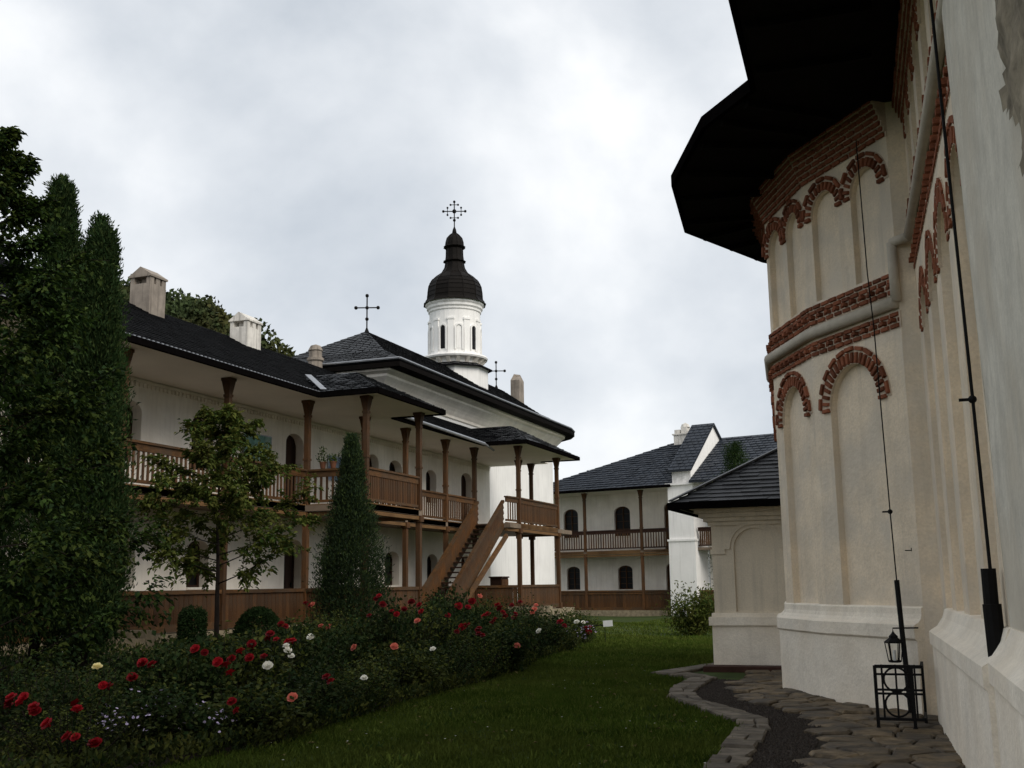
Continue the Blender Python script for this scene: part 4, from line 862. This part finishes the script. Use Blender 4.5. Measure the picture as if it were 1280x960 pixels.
# ------------------------------------------------------------------ trees and shrubs
def tube_tree(paths, name, parent):
    b = MB()
    for pts, rs_ in paths: b.tube(pts, rs_, 7)
    return b.obj(name, 'bark', parent, smooth=True)
def broadleaf(name, label, cat, base, trunk_h, shape, nlimb, nleaf, ll, lw, m, mat2=None, group=None, twigs=10, seed=1, r0=.06):
    """shape(t, az) -> horizontal reach of the crown at height fraction t"""
    g = np.random.default_rng(seed); root = thing(name, label, cat, base, group); bx_, by_, bz_ = base; H = shape['h']; paths = []
    tp_ = [(bx_+.04*math.sin(k), by_+.03*math.cos(k*1.7), bz_-.1+(H*.84)*k/8) for k in range(9)]; paths.append((tp_, [r0*(1-.11*k) for k in range(9)]))
    Pp, Dd = [], []
    per = nleaf//(nlimb*twigs)
    for i in range(nlimb):
        t = (i+.5)/nlimb; t = t**.9; az = i*2.4+g.normal(0, .25); z0 = bz_+trunk_h+(H-trunk_h)*t*.9; R_ = shape['r'](t)*g.uniform(.78, 1.12)
        rise = g.uniform(.15, .55)*R_*(1.1 if t < .8 else 1.8); d = np.array([math.cos(az), math.sin(az), 0]); p0 = np.array([bx_, by_, z0-.2]); lim = [p0+d*R_*s+np.array([0, 0, rise*s**1.3]) for s in (0, .35, .7, 1)]
        paths.append(([tuple(p) for p in lim], [min(.016, r0*.3)*(1-t*.6), min(.011, r0*.2)*(1-t*.6), .005, .002]))
        for k in range(twigs):
            s = g.uniform(.25, 1.0); c = p0+d*R_*s+np.array([0, 0, rise*s**1.3]); td = d*.8+g.normal(0, .55, 3); td[2] += .05; td /= np.linalg.norm(td); tl = g.uniform(.25, .55)*min(1.0, R_)
            side = np.cross(td, [0, 0, 1]); side /= max(1e-3, np.linalg.norm(side))
            a = g.random(per); q = c+td*(a[:, None]*tl)+np.array([0, 0, -.12])*(a[:, None]**2)*tl; sg = np.where(np.arange(per) % 2, 1, -1)[:, None]
            Pp.append(q+g.normal(0, .035, (per, 3))); Dd.append(td*.7+side*sg*.9+np.array([0, 0, -.35])+g.normal(0, .3, (per, 3)))
            if k % 3 == 0: paths.append(([tuple(c), tuple(c+td*tl)], [.006, .003]))
    tube_tree(paths, 'trunk', root); P_ = np.concatenate(Pp); D_ = np.concatenate(Dd); upv = np.tile([0, 0, 1.0], (len(P_), 1))+g.normal(0, .35, (len(P_), 3))
    leaves('crown', m, P_, D_, ll, lw, root, up=upv, mat2=mat2); return root
def conifer(name, label, base, H, R_, n, m, seed=1, group=None, ragged=.12, pw=.75, low=.06, sz=(.085, .026), cat='tree'):
    g = np.random.default_rng(seed); root = thing(name, label, cat, base, group); bx_, by_, bz_ = base
    tube_tree([([(bx_, by_, bz_-.1), (bx_, by_, bz_+H*.9)], [.09, .02])], 'trunk', root)
    ncl = 210; ct = g.random(ncl)**.85; caz = g.uniform(0, 6.283, ncl); prof = lambda t: np.minimum(1, (1-t)**pw*1.25)*np.minimum(1, .72+t*1.6)
    cr_ = R_*prof(ct)*g.uniform(.6, 1.08+ragged, ncl); cl = np.c_[bx_+cr_*np.cos(caz)*.82, by_+cr_*np.sin(caz)*.82, bz_+H*low+(H*(1-low)-.1)*ct]
    k = g.integers(0, ncl, n); sp_ = .085+.145*R_*prof(ct[k])[:, None]; P_ = cl[k]+np.clip(g.normal(0, 1, (n, 3)), -1.7, 1.7)*sp_*np.array([.9, .9, 1.6])
    rad_ = np.c_[P_[:, 0]-bx_, P_[:, 1]-by_, np.zeros(n)]; rad_ /= np.maximum(np.linalg.norm(rad_, axis=1, keepdims=True), .05); D_ = rad_*.45+np.array([0, 0, 1.0])+g.normal(0, .45, (n, 3))
    tt = g.random(400)**.5; tip = np.c_[bx_+g.normal(0, .05, 400), by_+g.normal(0, .05, 400), bz_+H*(.9+.11*tt)]; P_ = np.r_[P_, tip]; D_ = np.r_[D_, np.tile([0, 0, 1.], (400, 1))+g.normal(0, .25, (400, 3))]
    P_[:, 2] = np.maximum(P_[:, 2], bz_+.02)
    leaves('crown', m, P_, D_, sz[0], sz[1], root, mat2=('thuja_light', .3)); return root
broadleaf('broadleaf_tree', 'tall leafy hornbeam in front of the thuja columns', 'tree', (-11.35, 10.7, .1), .45, dict(h=8.5, r=lambda t: 2.45*(1-t)**.95+.18), 56, 46000, .09, .055, 'leaf', ('leaf_dark', .45), twigs=34, seed=3, r0=.11)
broadleaf('young_tree', 'slender young hornbeam with bare trunk before the gallery', 'tree', (-14.06, 19.8, .3), 1.5, dict(h=5.6, r=lambda t: 1.95*math.sin(math.pi*min(1, .30+t*.70))**.8*(1-.60*t)+.22), 36, 17000, .115, .066, 'leaf_olive', ('leaf', .4), twigs=17, seed=5, r0=.06)
conifer('thuja_tree', 'tallest dark green thuja column behind the hornbeam', (-13.5, 14.2, .15), 8.35, .85, 70000, 'thuja', 2, pw=.8)
conifer('thuja_tree', 'shorter dark thuja column beside the taller one', (-12.8, 14.5, .15), 7.45, .50, 52000, 'thuja', 4, pw=.6)
conifer('thuja_tree', 'middle thuja column squeezed between two others', (-13.12, 14.75, .15), 7.75, .6, 40000, 'thuja', 12, pw=.7)
conifer('juniper_tree', 'dark pointed juniper standing before the projecting balcony', (-14.05, 25.5, .3), 5.1, .86, 46000, 'thuja_bluish', 6, pw=1.0)
conifer('thuja_tree', 'rounded thuja in front of the far slate roof', (-6.95, 43.5, -.2), 7.0, .92, 22000, 'thuja', 8, pw=.35)
def clipped(name, label, base, rx, rz, n, dome, seed):
    g = np.random.default_rng(seed); root = thing(name, label, 'shrub', base); d = g.normal(size=(n, 3)); d /= np.linalg.norm(d, axis=1, keepdims=True)
    if dome: d[:, 2] = np.abs(d[:, 2]); P_ = d*np.array([rx, rx, rz])
    else:
        z = g.random(n); a = np.arctan2(d[:, 1], d[:, 0]); rr_ = rx*np.where(z > .8, np.sqrt(np.maximum(0, 1-((z-.8)/.2)**2)), 1)*g.uniform(.85, 1.02, n); P_ = np.c_[rr_*np.cos(a), rr_*np.sin(a), z*rz]
    leaves('foliage', 'leaf_dark', np.array(base)+P_*g.uniform(.86, 1.02, (n, 1)), d+g.normal(0, .7, (n, 3)), .05, .035, root); tube_tree([([base, (base[0], base[1], base[2]+rz*.7)], [.03, .01])], 'stem', root)
clipped('clipped_shrub', 'clipped dark box shrub shaped like a column by the fence', (-13.75, 18.6, .3), .26, .95, 6000, False, 1)
clipped('clipped_shrub', 'clipped dark box shrub shaped like a dome by the fence', (-14.2, 21.6, .3), .58, .85, 9000, True, 2)
# leafy shrub by the far pier
def shrub_mesh(h, r, n, ll, lw, m, seed, mat2=None):
    g = np.random.default_rng(seed); Pp, Dd = [], []; st = MB(); ns = max(7, int(n/85))
    for i in range(ns):
        az = g.uniform(0, 6.283); R_ = r*math.sqrt(g.random()); hh = h*g.uniform(.55, 1.0)*(1-.25*(R_/r)**2); tipv = np.array([R_*math.cos(az), R_*math.sin(az), hh]); b0 = np.array([tipv[0]*.25, tipv[1]*.25, 0])
        k = n//ns; a = g.uniform(.12, 1, k)**.8; q = b0+(tipv-b0)*a[:, None]+g.normal(0, .075*r/.5+.02, (k, 3)); Pp.append(q); dd = g.normal(0, .8, (k, 3)); dd[:, 2] -= .1; Dd.append(dd)
        st.tube([tuple(b0), tuple((b0+tipv)/2*np.array([1.1, 1.1, 1])), tuple(tipv)], [.008, .006, .003], 4)
    P_ = np.concatenate(Pp); P_[:, 2] = np.maximum(P_[:, 2], .01); up_ = np.tile([0, 0, 1.], (len(P_), 1))+g.normal(0, .6, (len(P_), 3))
    return leaves('foliage', m, P_, np.concatenate(Dd), ll, lw, False, up=up_, mat2=mat2), st.mesh('stems', 'bark')
fm, sm = shrub_mesh(1.75, .95, 3800, .13, .05, 'leaf_olive', 21, ('leaf', .3)); t = thing('leafy_shrub', 'loose leafy shrub on the lawn in front of the white pier', 'shrub', (-7.3, 35.8, gzf(-7.3, 35.8)))
for nm, me in (('foliage', fm), ('stems', sm)): o = link(nm, me, None); o.parent = t
# rose bushes
protos = [shrub_mesh(1.0, .62, 1900, .043+.008*k, .028+.005*k, 'leaf_rose', 40+k, ('leaf_dark' if k % 2 else 'leaf_olive', .35)) for k in range(6)]
def bloom_mesh(m, seed):
    g = random.Random(seed); b = MB()
    for ring_, (n, r, h, tilt) in enumerate(((5, .05, .0, .35), (5, .038, .014, .8), (4, .024, .022, 1.15), (3, .012, .026, 1.4))):
        for k in range(n):
            a = 2*math.pi*k/n+ring_*.6+g.uniform(-.2, .2); c_, s_ = math.cos(a), math.sin(a); w_ = r*.8+.008
            def pt(u_, v_): rr_ = .006+r*u_*math.cos(tilt*.6); return (c_*rr_-s_*v_*w_, s_*rr_+c_*v_*w_, h+r*u_*math.sin(tilt)+.006*(1-v_*v_)*0-.008*abs(v_))
            b.add([pt(0, -.3), pt(0, .3), pt(.6, .95), pt(1, .45), pt(1.05, -.45), pt(.6, -.95)], [(0, 1, 2, 5), (5, 2, 3, 4)])
    b.lathe((0, 0, -.02), [(.004, -.01), (.012, 0), (.012, .02)], 5)
    return b.mesh('bloom', m, smooth=True)
BLM = {'r': bloom_mesh('petal_red', 1), 'p': bloom_mesh('petal_pink', 2), 'w': bloom_mesh('petal_white', 3), 'c': bloom_mesh('petal_cream', 4)}
BUSH = [(-7.25, 8.13, 0.55), (-8.15, 8.9, 0.82), (-9.44, 8.2, 0.82), (-10.45, 8.79, 0.67), (-12.19, 8.51, 0.42), (-7.26, 9.29, 0.55), (-8.16, 9.69, 0.76), (-9.18, 9.29, 0.76), (-12.16, 9.27, 0.36), (-13.5, 9.58, 0.49), (-6.92, 10.26, 0.55), (-8.01, 10.61, 0.88), (-9.1, 10.16, 0.66), (-11.8, 10.16, 0.41), (-13.36, 10.49, 0.43), (-7.09, 11.43, 0.55), (-8.01, 11.61, 0.9), (-9.39, 11.49, 0.67), (-10.25, 11.83, 0.41), (-11.87, 11.22, 0.3), (-13.34, 11.7, 0.3), (-7.24, 12.38, 0.55), (-8.31, 12.78, 0.91), (-9.57, 12.42, 0.46), (-10.91, 12.58, 0.3), (-12.21, 12.17, 0.3), (-7.35, 13.16, 0.56), (-8.38, 13.59, 0.94), (-9.63, 13.24, 0.58), (-10.74, 13.68, 0.48), (-7.52, 14.33, 0.61), (-8.59, 14.66, 0.82), (-9.68, 14.25, 0.74), (-10.74, 14.81, 0.61), (-7.65, 15.42, 0.65), (-8.66, 15.67, 0.84), (-9.75, 15.44, 0.73), (-10.99, 15.99, 0.53), (-7.71, 16.17, 0.68), (-8.57, 16.68, 1.26), (-9.7, 16.34, 0.9), (-11.03, 16.81, 0.62), (-12.42, 16.32, 0.3), (-7.76, 17.26, 0.73), (-8.61, 17.95, 1.16), (-10.05, 17.55, 0.66), (-11.29, 17.93, 0.51), (-12.8, 17.25, 0.3), (-7.52, 18.2, 0.77), (-8.81, 18.7, 0.94), (-9.92, 18.44, 0.9), (-11.36, 18.6, 0.53), (-12.74, 18.22, 0.3), (-7.55, 19.42, 0.8), (-8.74, 19.92, 0.99), (-10.1, 19.25, 0.92), (-11.33, 19.72, 0.86), (-12.49, 19.58, 0.5), (-8.01, 20.65, 0.8), (-9.02, 20.75, 1.05), (-9.98, 20.35, 0.95), (-11.34, 20.78, 0.6), (-8.24, 21.49, 0.8), (-9.43, 21.67, 1.28), (-10.17, 21.17, 0.98), (-11.51, 21.66, 0.53), (-12.8, 21.52, 0.3), (-8.29, 22.45, 0.8), (-9.4, 22.64, 0.97), (-10.57, 22.66, 0.77), (-11.68, 22.92, 0.8), (-13.1, 22.02, 0.3), (-8.38, 22.99, 0.8), (-9.4, 23.72, 1.14), (-10.76, 23.23, 0.92), (-11.94, 23.71, 0.49), (-13.41, 23.47, 0.44), (-8.48, 24.28, 0.8), (-9.7, 24.83, 1.08), (-10.9, 24.09, 0.66), (-12.12, 24.7, 0.71), (-13.44, 24.34, 0.32), (-8.51, 25.47, 0.8), (-9.73, 25.74, 0.79), (-10.9, 25.37, 0.92), (-12.25, 25.52, 0.47), (-8.98, 26.53, 0.58), (-9.88, 26.7, 0.62), (-11.05, 26.26, 0.88), (-12.16, 26.74, 0.97), (-9.0, 26.99, 0.53), (-10.1, 27.71, 1.09), (-11.36, 27.41, 0.74), (-12.64, 27.64, 0.99), (-9.11, 28.22, 0.8), (-10.12, 28.61, 0.51), (-11.44, 28.21, 1.09), (-12.66, 28.87, 1.02), (-9.29, 29.57, 0.65), (-10.61, 29.61, 0.38), (-11.71, 29.21, 0.72), (-12.85, 29.41, 0.35), (-9.99, 30.43, 0.33), (-11.24, 30.98, 0.54), (-12.46, 30.14, 0.72)]
BLOOM = [(6, 'r', -7.85, 9.8, 0.83), (11, 'r', -7.87, 9.98, 0.8), (16, 'r', -7.62, 11.07, 0.8), (16, 'r', -7.59, 11.19, 0.87), (16, 'r', -7.48, 11.21, 0.8), (11, 'r', -7.4, 10.49, 0.8), (11, 'r', -7.35, 10.57, 0.76), (22, 'r', -7.92, 12.46, 0.94), (27, 'r', -8.34, 13.34, 1.07), (22, 'r', -7.82, 12.57, 0.9), (16, 'r', -7.39, 11.37, 0.8), (39, 'r', -8.52, 16.33, 1.39), (39, 'r', -8.33, 16.2, 1.3), (39, 'r', -8.06, 16.16, 1.15), (39, 'r', -8.02, 16.35, 1.22), (44, 'r', -8.54, 17.71, 1.32), (44, 'r', -8.35, 17.62, 1.26), (44, 'r', -8.25, 17.49, 1.15), (39, 'r', -8.44, 15.96, 1.13), (59, 'r', -8.83, 20.43, 1.18), (63, 'r', -8.89, 21.27, 1.26), (48, 'r', -7.76, 17.87, 0.8), (54, 'r', -8.27, 19.31, 0.82), (48, 'r', -7.37, 17.86, 0.83), (48, 'r', -7.22, 17.71, 0.74), (73, 'r', -8.84, 23.44, 1.13), (73, 'r', -9.08, 23.18, 1.13), (73, 'r', -8.92, 23.07, 0.98), (63, 'r', -8.65, 21.54, 0.99), (91, 'r', -10.0, 27.11, 1.13), (59, 'r', -8.66, 20.5, 1.15), (77, 'r', -7.91, 24.02, 0.74), (94, 'r', -8.45, 28.08, 0.47), (40, 'r', -9.62, 16.14, 1.3), (11, 'r', -7.65, 10.42, 0.94), (6, 'r', -7.64, 9.39, 0.72), (1, 'r', -7.49, 8.79, 0.7), (0, 'r', -7.05, 7.94, 0.63), (1, 'r', -8.01, 8.19, 0.63), (1, 'r', -7.91, 8.24, 0.63), (0, 'r', -6.78, 7.66, 0.39), (0, 'r', -6.69, 7.78, 0.33), (10, 'r', -6.64, 9.67, 0.48), (21, 'r', -6.88, 11.94, 0.53), (16, 'r', -7.62, 11.46, 0.94), (22, 'r', -8.05, 12.52, 1.0), (94, 'r', -8.46, 27.98, 0.36), (44, 'r', -7.97, 17.97, 1.07), (62, 'r', -8.38, 21.21, 0.89), (73, 'r', -8.72, 23.31, 0.94), (1, 'r', -8.05, 8.21, 0.58), (0, 'r', -7.01, 7.58, 0.5), (0, 'r', -7.28, 7.72, 0.58), (40, 'p', -9.58, 16.14, 1.31), (40, 'p', -9.32, 15.97, 0.97), (40, 'p', -9.23, 16.07, 0.95), (91, 'p', -9.6, 27.21, 1.05), (91, 'p', -9.66, 27.06, 0.87), (31, 'p', -7.93, 14.54, 0.72), (39, 'p', -7.81, 16.41, 1.03), (34, 'p', -7.54, 15.05, 0.71), (53, 'p', -7.05, 18.92, 0.51), (91, 'p', -9.6, 27.08, 0.95), (10, 'p', -6.31, 10.26, 0.47), (96, 'p', -11.37, 27.74, 1.3), (27, 'w', -7.9, 13.27, 0.93), (22, 'w', -7.73, 12.43, 0.81), (22, 'w', -7.77, 12.46, 0.86), (22, 'w', -7.67, 12.42, 0.74), (38, 'w', -7.26, 15.8, 0.63), (21, 'w', -6.66, 12.47, 0.48), (94, 'w', -8.53, 27.8, 0.6), (82, 'w', -7.89, 25.2, 0.7), (67, 'w', -7.72, 22.05, 0.63), (16, 'w', -7.32, 11.35, 0.7), (1, 'c', -7.75, 9.0, 0.85)]
CN = {'r': 'red', 'p': 'salmon pink', 'w': 'white', 'c': 'pale yellow'}
rb_ = random.Random(3)
BLOOM += [(i, c, x+rb_.uniform(-.1, .1), y+rb_.uniform(-.05, .05), z+rb_.uniform(-.09, .05)) for i, c, x, y, z in BLOOM if c == 'r' and rb_.random() < .65]
has = {}; NUM = ['no', 'one', 'two', 'three', 'four', 'several']
LAND_ = [(-11, 10.7, 'the tall hornbeam'), (-13, 14.3, 'the thuja columns'), (-14, 19.8, 'the young hornbeam'), (-13.75, 18.6, 'the clipped column shrub'), (-14.2, 21.6, 'the clipped dome shrub'), (-14, 25.5, 'the pointed juniper'), (-13.6, 28.1, 'the yellowish stone wall'), (-8.3, 29, 'the white plant label')]
for i, c, *p in BLOOM: has.setdefault(i, {}).setdefault(c, []).append(p)
for i, (x, y, h) in enumerate(BUSH):
    cs = sorted(has.get(i, {}))
    d_, near_ = min((math.hypot(x-a, y-c_), w_) for a, c_, w_ in LAND_)
    place = 'at the lawn edge' if x > bed_x(y)-.8 else 'near '+near_
    if not cs: lab = 'leafy rose bush without open blooms '+place
    elif len(cs) > 1: lab = 'rose bush with %s blooms %s' % (' and '.join(CN[c] for c in cs), place)
    else: lab = 'rose bush with %s %s' % (' and '.join('%s %s bloom%s' % (NUM[min(5, len(has[i][c]))], CN[c], 's' if len(has[i][c]) > 1 else '') for c in cs), place)
    grp = lab
    z = gzf(x, y)+.04; t = thing('rose_bush', lab, 'rose bush', (x, y, z), grp); fm, sm = protos[i % 6]; a = random.uniform(0, 6.28); sc_ = (.85+.25*random.random())*(.75+.4*h)
    for nm, me in (('foliage', fm), ('stems', sm)):
        o = bpy.data.objects.new(nm, me); COL.objects.link(o); o.parent = t; o.scale = (sc_, sc_, h*1.12); o.rotation_euler = (0, 0, a)
    for c in cs:
        for p in has[i][c]:
            o = bpy.data.objects.new('bloom', BLM[c]); COL.objects.link(o); o.parent = t; s_ = random.uniform(.75, 1.1)*(1.0 if p[1] < 18 else 1.35); o.scale = (s_,)*3
            o.location = (p[0]-x, p[1]-y, p[2]-z); o.rotation_euler = (random.uniform(.2, .9), random.uniform(-.5, .5), random.uniform(-.6, .6))
            q = MB(); q.tube([(p[0], p[1], p[2]-.02), (p[0]+(x-p[0])*.5, p[1]+(y-p[1])*.5, z+h*.5), (x, y, z)], [.004, .005, .006], 4); q.obj('bloom_stem', 'leaf_dark', t)
# asters: low lilac cushions
fa, sa = shrub_mesh(.42, .4, 1300, .04, .018, 'leaf_rose', 77); ast = MB(); g = np.random.default_rng(9)
for k in range(60):
    a = g.uniform(0, 6.28); r_ = .44*math.sqrt(g.random()); z = .44*(1-.55*(r_/.44)**2)*g.uniform(.8, 1.1); x, y = r_*math.cos(a), r_*math.sin(a)
    tl = MB(); tl.lathe((0, 0, 0), [(.002, .004), (.016, .008)], 7); rm = Matrix.Translation((x, y, z)) @ Matrix.Rotation(g.uniform(0, 1.1), 4, 'X') @ Matrix.Rotation(g.uniform(-.6, .6), 4, 'Y'); ast.add([rm @ Vector(v) for v in tl.v], tl.f)
am = ast.mesh('flowers', 'petal_lilac')
for i, (x, y) in enumerate([(-7.35, 9.05), (-7.0, 9.6), (-7.75, 9.7), (-7.55, 12.4), (-8.35, 25.9), (-8.7, 28.2)]):
    far_ = y > 20; t = thing('aster_clump', 'low aster clump with tiny lilac flowers by the far end of the bed' if far_ else 'low aster clump with tiny lilac flowers along the lawn edge', 'asters', (x, y, gzf(x, y)+.03), 'asters at the far end of the bed' if far_ else 'asters along the lawn edge'); s_ = random.uniform(.85, 1.2)
    for nm, me in (('foliage', fa), ('stems', sa), ('flowers', am)):
        o = bpy.data.objects.new(nm, me); COL.objects.link(o); o.parent = t; o.scale = (s_,)*3; o.rotation_euler = (0, 0, i*1.3)
        if nm == 'flowers': o['kind'] = 'stuff'
# ground cover in the bed
n = 52000; yy = rng.uniform(6.5, 31, n); xe = np.interp(yy, [p[1] for p in BED], [p[0] for p in BED]); xx = xe+.05-(xe+16.5)*rng.random(n)**1.8; P_ = np.c_[xx, yy, gz(xx, yy)+.02+rng.random(n)*.18]; D_ = rng.normal(0, .6, (n, 3)); D_[:, 2] = .3+rng.random(n)*.8
tag(leaves('ground_cover', 'leaf_rose', P_, D_, .07, .035, mat2=('leaf_olive', .3), kind='stuff'), 'low mixed leaves covering the soil of the flower bed', 'ground cover')
# grass
def lawn_pts(n, y0, y1):
    y = rng.uniform(y0, y1, n); xl = np.where(y < 31, np.interp(y, [p[1] for p in BED], [p[0] for p in BED]), -14.5)-.06; xr = np.interp(y, [4, 10, 12.97, 14.32, 15.36, 16.5, 18.6, 19.3, 21.5, 24.5, 24.6, 60], [-1.7, -1.92, -2.07, -2.9, -3.5, -3.8, -4.0, -4.7, -4.0, -4.0, -2, 1]); return np.c_[xl+(xr-xl)*rng.random(n), y]
q = np.r_[lawn_pts(60000, 6.5, 13), lawn_pts(62000, 13, 21), lawn_pts(42000, 21, 34), lawn_pts(30000, 34, 62)]
dist = q[:, 1]; P_ = np.c_[q, gz(q[:, 0], q[:, 1])-.005]; D_ = np.c_[rng.normal(0, .6, (len(q), 2)), np.ones(len(q))]
tall = (.062*rng.uniform(.6, 1.35, len(q))+.008*np.sin(q[:, 0]*1.7)*np.sin(q[:, 1]*1.3)+.008*np.sin(q[:, 0]*5+q[:, 1]*3))
me_len = tall*np.where(dist > 21, 1.3, 1.0); 
tag(leaves('grass', 'blade', P_, D_, me_len, np.where(dist > 21, .024, .012), kind='stuff', mat2=('blade_light', .28)), 'short green lawn grass between flower bed and path', 'grass')
cq = np.concatenate([p+rng.normal(0, .09, (26, 2)) for p in lawn_pts(150, 8, 26)]); P_ = np.c_[cq, gz(cq[:, 0], cq[:, 1])-.004]; D_ = np.c_[rng.normal(0, .8, (len(cq), 2)), np.ones(len(cq))]
tag(leaves('clover', 'blade_light', P_, D_, .085, .03, kind='stuff', mat2=('leaf', .5)), 'scattered clover and weed tufts growing in the lawn', 'clover')
fl = lawn_pts(170, 8, 30); P_ = np.c_[fl, gz(fl[:, 0], fl[:, 1])+.045]; D_ = np.c_[rng.normal(0, 1, (170, 2)), rng.normal(0, .15, 170)]
tag(leaves('fallen_leaves', 'blade_dry', P_, D_, .07, .045, kind='stuff', up=np.tile([0, 0, 1.], (170, 1))), 'small dry leaves fallen on the lawn', 'leaves')
# tiny white daisies and fallen petals on the lawn
db = MB()
for k in range(40): 
    p = lawn_pts(1, 9, 24)[0]; z = gzf(*p)+.05; db.lathe((p[0], p[1], z), [(.002, .003), (.012, .006)], 6)
tag(db.obj('daisies', 'petal_white', kind='stuff'), 'tiny white daisies scattered over the lawn', 'daisies')

# ------------------------------------------------------------------ small garden things
sg = thing('plant_label', 'small white plant label on a thin black stake by the lawn edge', 'sign', (-8.3, 29.0, gzf(-8.3, 29)))
zz = gzf(-8.3, 29); b = MB(); b.tube([(-8.3, 29, zz-.05), (-8.3, 29, zz+.48)], .012, 6); b.tube([(-8.3, 29, zz+.46), (-9.6, 29.3, zz+.46)], .012, 6); b.obj('stake', 'iron', sg); b = MB(); b.bar((-8.34, 28.98, zz+.5), (-8.08, 28.98, zz+.52), .012, .16); b.obj('plate', 'sign_white', sg)
def pot(label, y, hgt, seed):
    z = 5.09; x = -17.0 if False else FX; t = thing('potted_plant', label, 'potted plant', (x, y, z)); b = MB(); b.lathe((x, y, z), [(.001, 0), (.07, 0), (.1, .17), (.11, .17), (.11, .2), (.09, .2), (.085, .16), (.001, .16)], 12); b.obj('pot', 'terracotta', t)
    g = np.random.default_rng(seed); P_ = np.array([x, y, z+.18])+np.c_[g.normal(0, .07, (90, 2)), g.random(90)*hgt]; leaves('foliage', 'leaf', P_, g.normal(0, .7, (90, 3))+np.array([0, 0, .3]), .09, .045, t)
for x_, y_, l_, h_, s_ in ((-16.95, 29.0, 'tall plant in a terracotta pot on the bay handrail', .45, 1), (-16.6, 29.0, 'short bushy plant in terracotta pot on the bay handrail', .2, 2)):
    FXs = FX; FX = x_; pot(l_, y_, h_, s_); FX = FXs
# dry-stone retaining pieces and the white corner pillar by the fence
def stone_block(label, x0, x1, y0, y1, z1, nxs, nzs):
    z0 = gzf((x0+x1)/2, (y0+y1)/2)-.05; t = thing('stone_wall', label, 'wall', ((x0+x1)/2, (y0+y1)/2, z0)); MB().box(x0+.03, x1-.03, y0+.03, y1-.03, z0, z1-.03).obj('core', 'soil', t); hh = (z1-z0)/nzs
    def row(a0, a1, nn, mk):
        for r in range(nzs):
            cuts = sorted([0, 1]+[min(.97, max(.03, (k+random.uniform(-.25, .25)+(r % 2)*.4)/nn)) for k in range(1, nn)])
            for c0, c1 in zip(cuts[:-1], cuts[1:]):
                if c1-c0 > .02: mk(a0+(a1-a0)*c0+.008, a0+(a1-a0)*c1-.008, z0+hh*r+.006, z0+hh*(r+1)-.006)
    row(x0, x1, nxs, lambda a, c, z_0, z_1: MB().box(a, c, y0-random.uniform(0, .03), y0+.12, z_0, z_1).obj('stone', 'stone_wall', t))
    row(y0+.13, y1, max(2, int(nxs*(y1-y0)/(x1-x0))), lambda a, c, z_0, z_1: MB().box(x1-.12, x1+random.uniform(0, .03), a, c, z_0, z_1).obj('stone', 'stone_wall', t))
stone_block('low yellowish stone wall at the foot of the wooden stair', -14.6, -12.7, 27.6, 28.6, .95, 6, 4); stone_block('low pale stone block in the bed below the stair landing', -12.5, -11.3, 32.8, 33.6, .92, 5, 4)
pl = thing('corner_pillar', 'white plastered corner pillar beside stone steps under the dark trees', 'pillar', (-16.4, 18.5, .2))
b = MB(); b.box(-16.7, -16.15, 18.25, 18.75, .1, .95); b.obj('shaft', 'bright_plaster', pl); b = MB(); b.box(-16.75, -16.1, 18.2, 18.8, .95, 1.02); b.obj('cap', 'kerb_stone', pl)
for k in range(3): MB().box(-16.9, -15.6+.25*(2-k)*0-.0, 18.85+.34*k, 19.17+.34*k, .1, .42+.16*k).obj('step', 'stone_wall', pl)

# cabinet on the porch under the stair landing
cb = thing('wooden_cabinet', 'dark wooden cabinet standing on the porch behind the stair', 'cabinet', (-17.15, 44.0, .52))
MB().box(-17.4, -16.9, 43.6, 44.4, .52, 1.86).obj('carcass', 'wood_dark', cb); MB().box(-17.45, -16.86, 43.55, 44.45, 1.86, 1.92).obj('top', 'wood_dark', cb)
for y0 in (43.63, 44.01): MB().box(-16.898, -16.875, y0, y0+.36, .6, 1.8).obj('door', 'wood', cb)
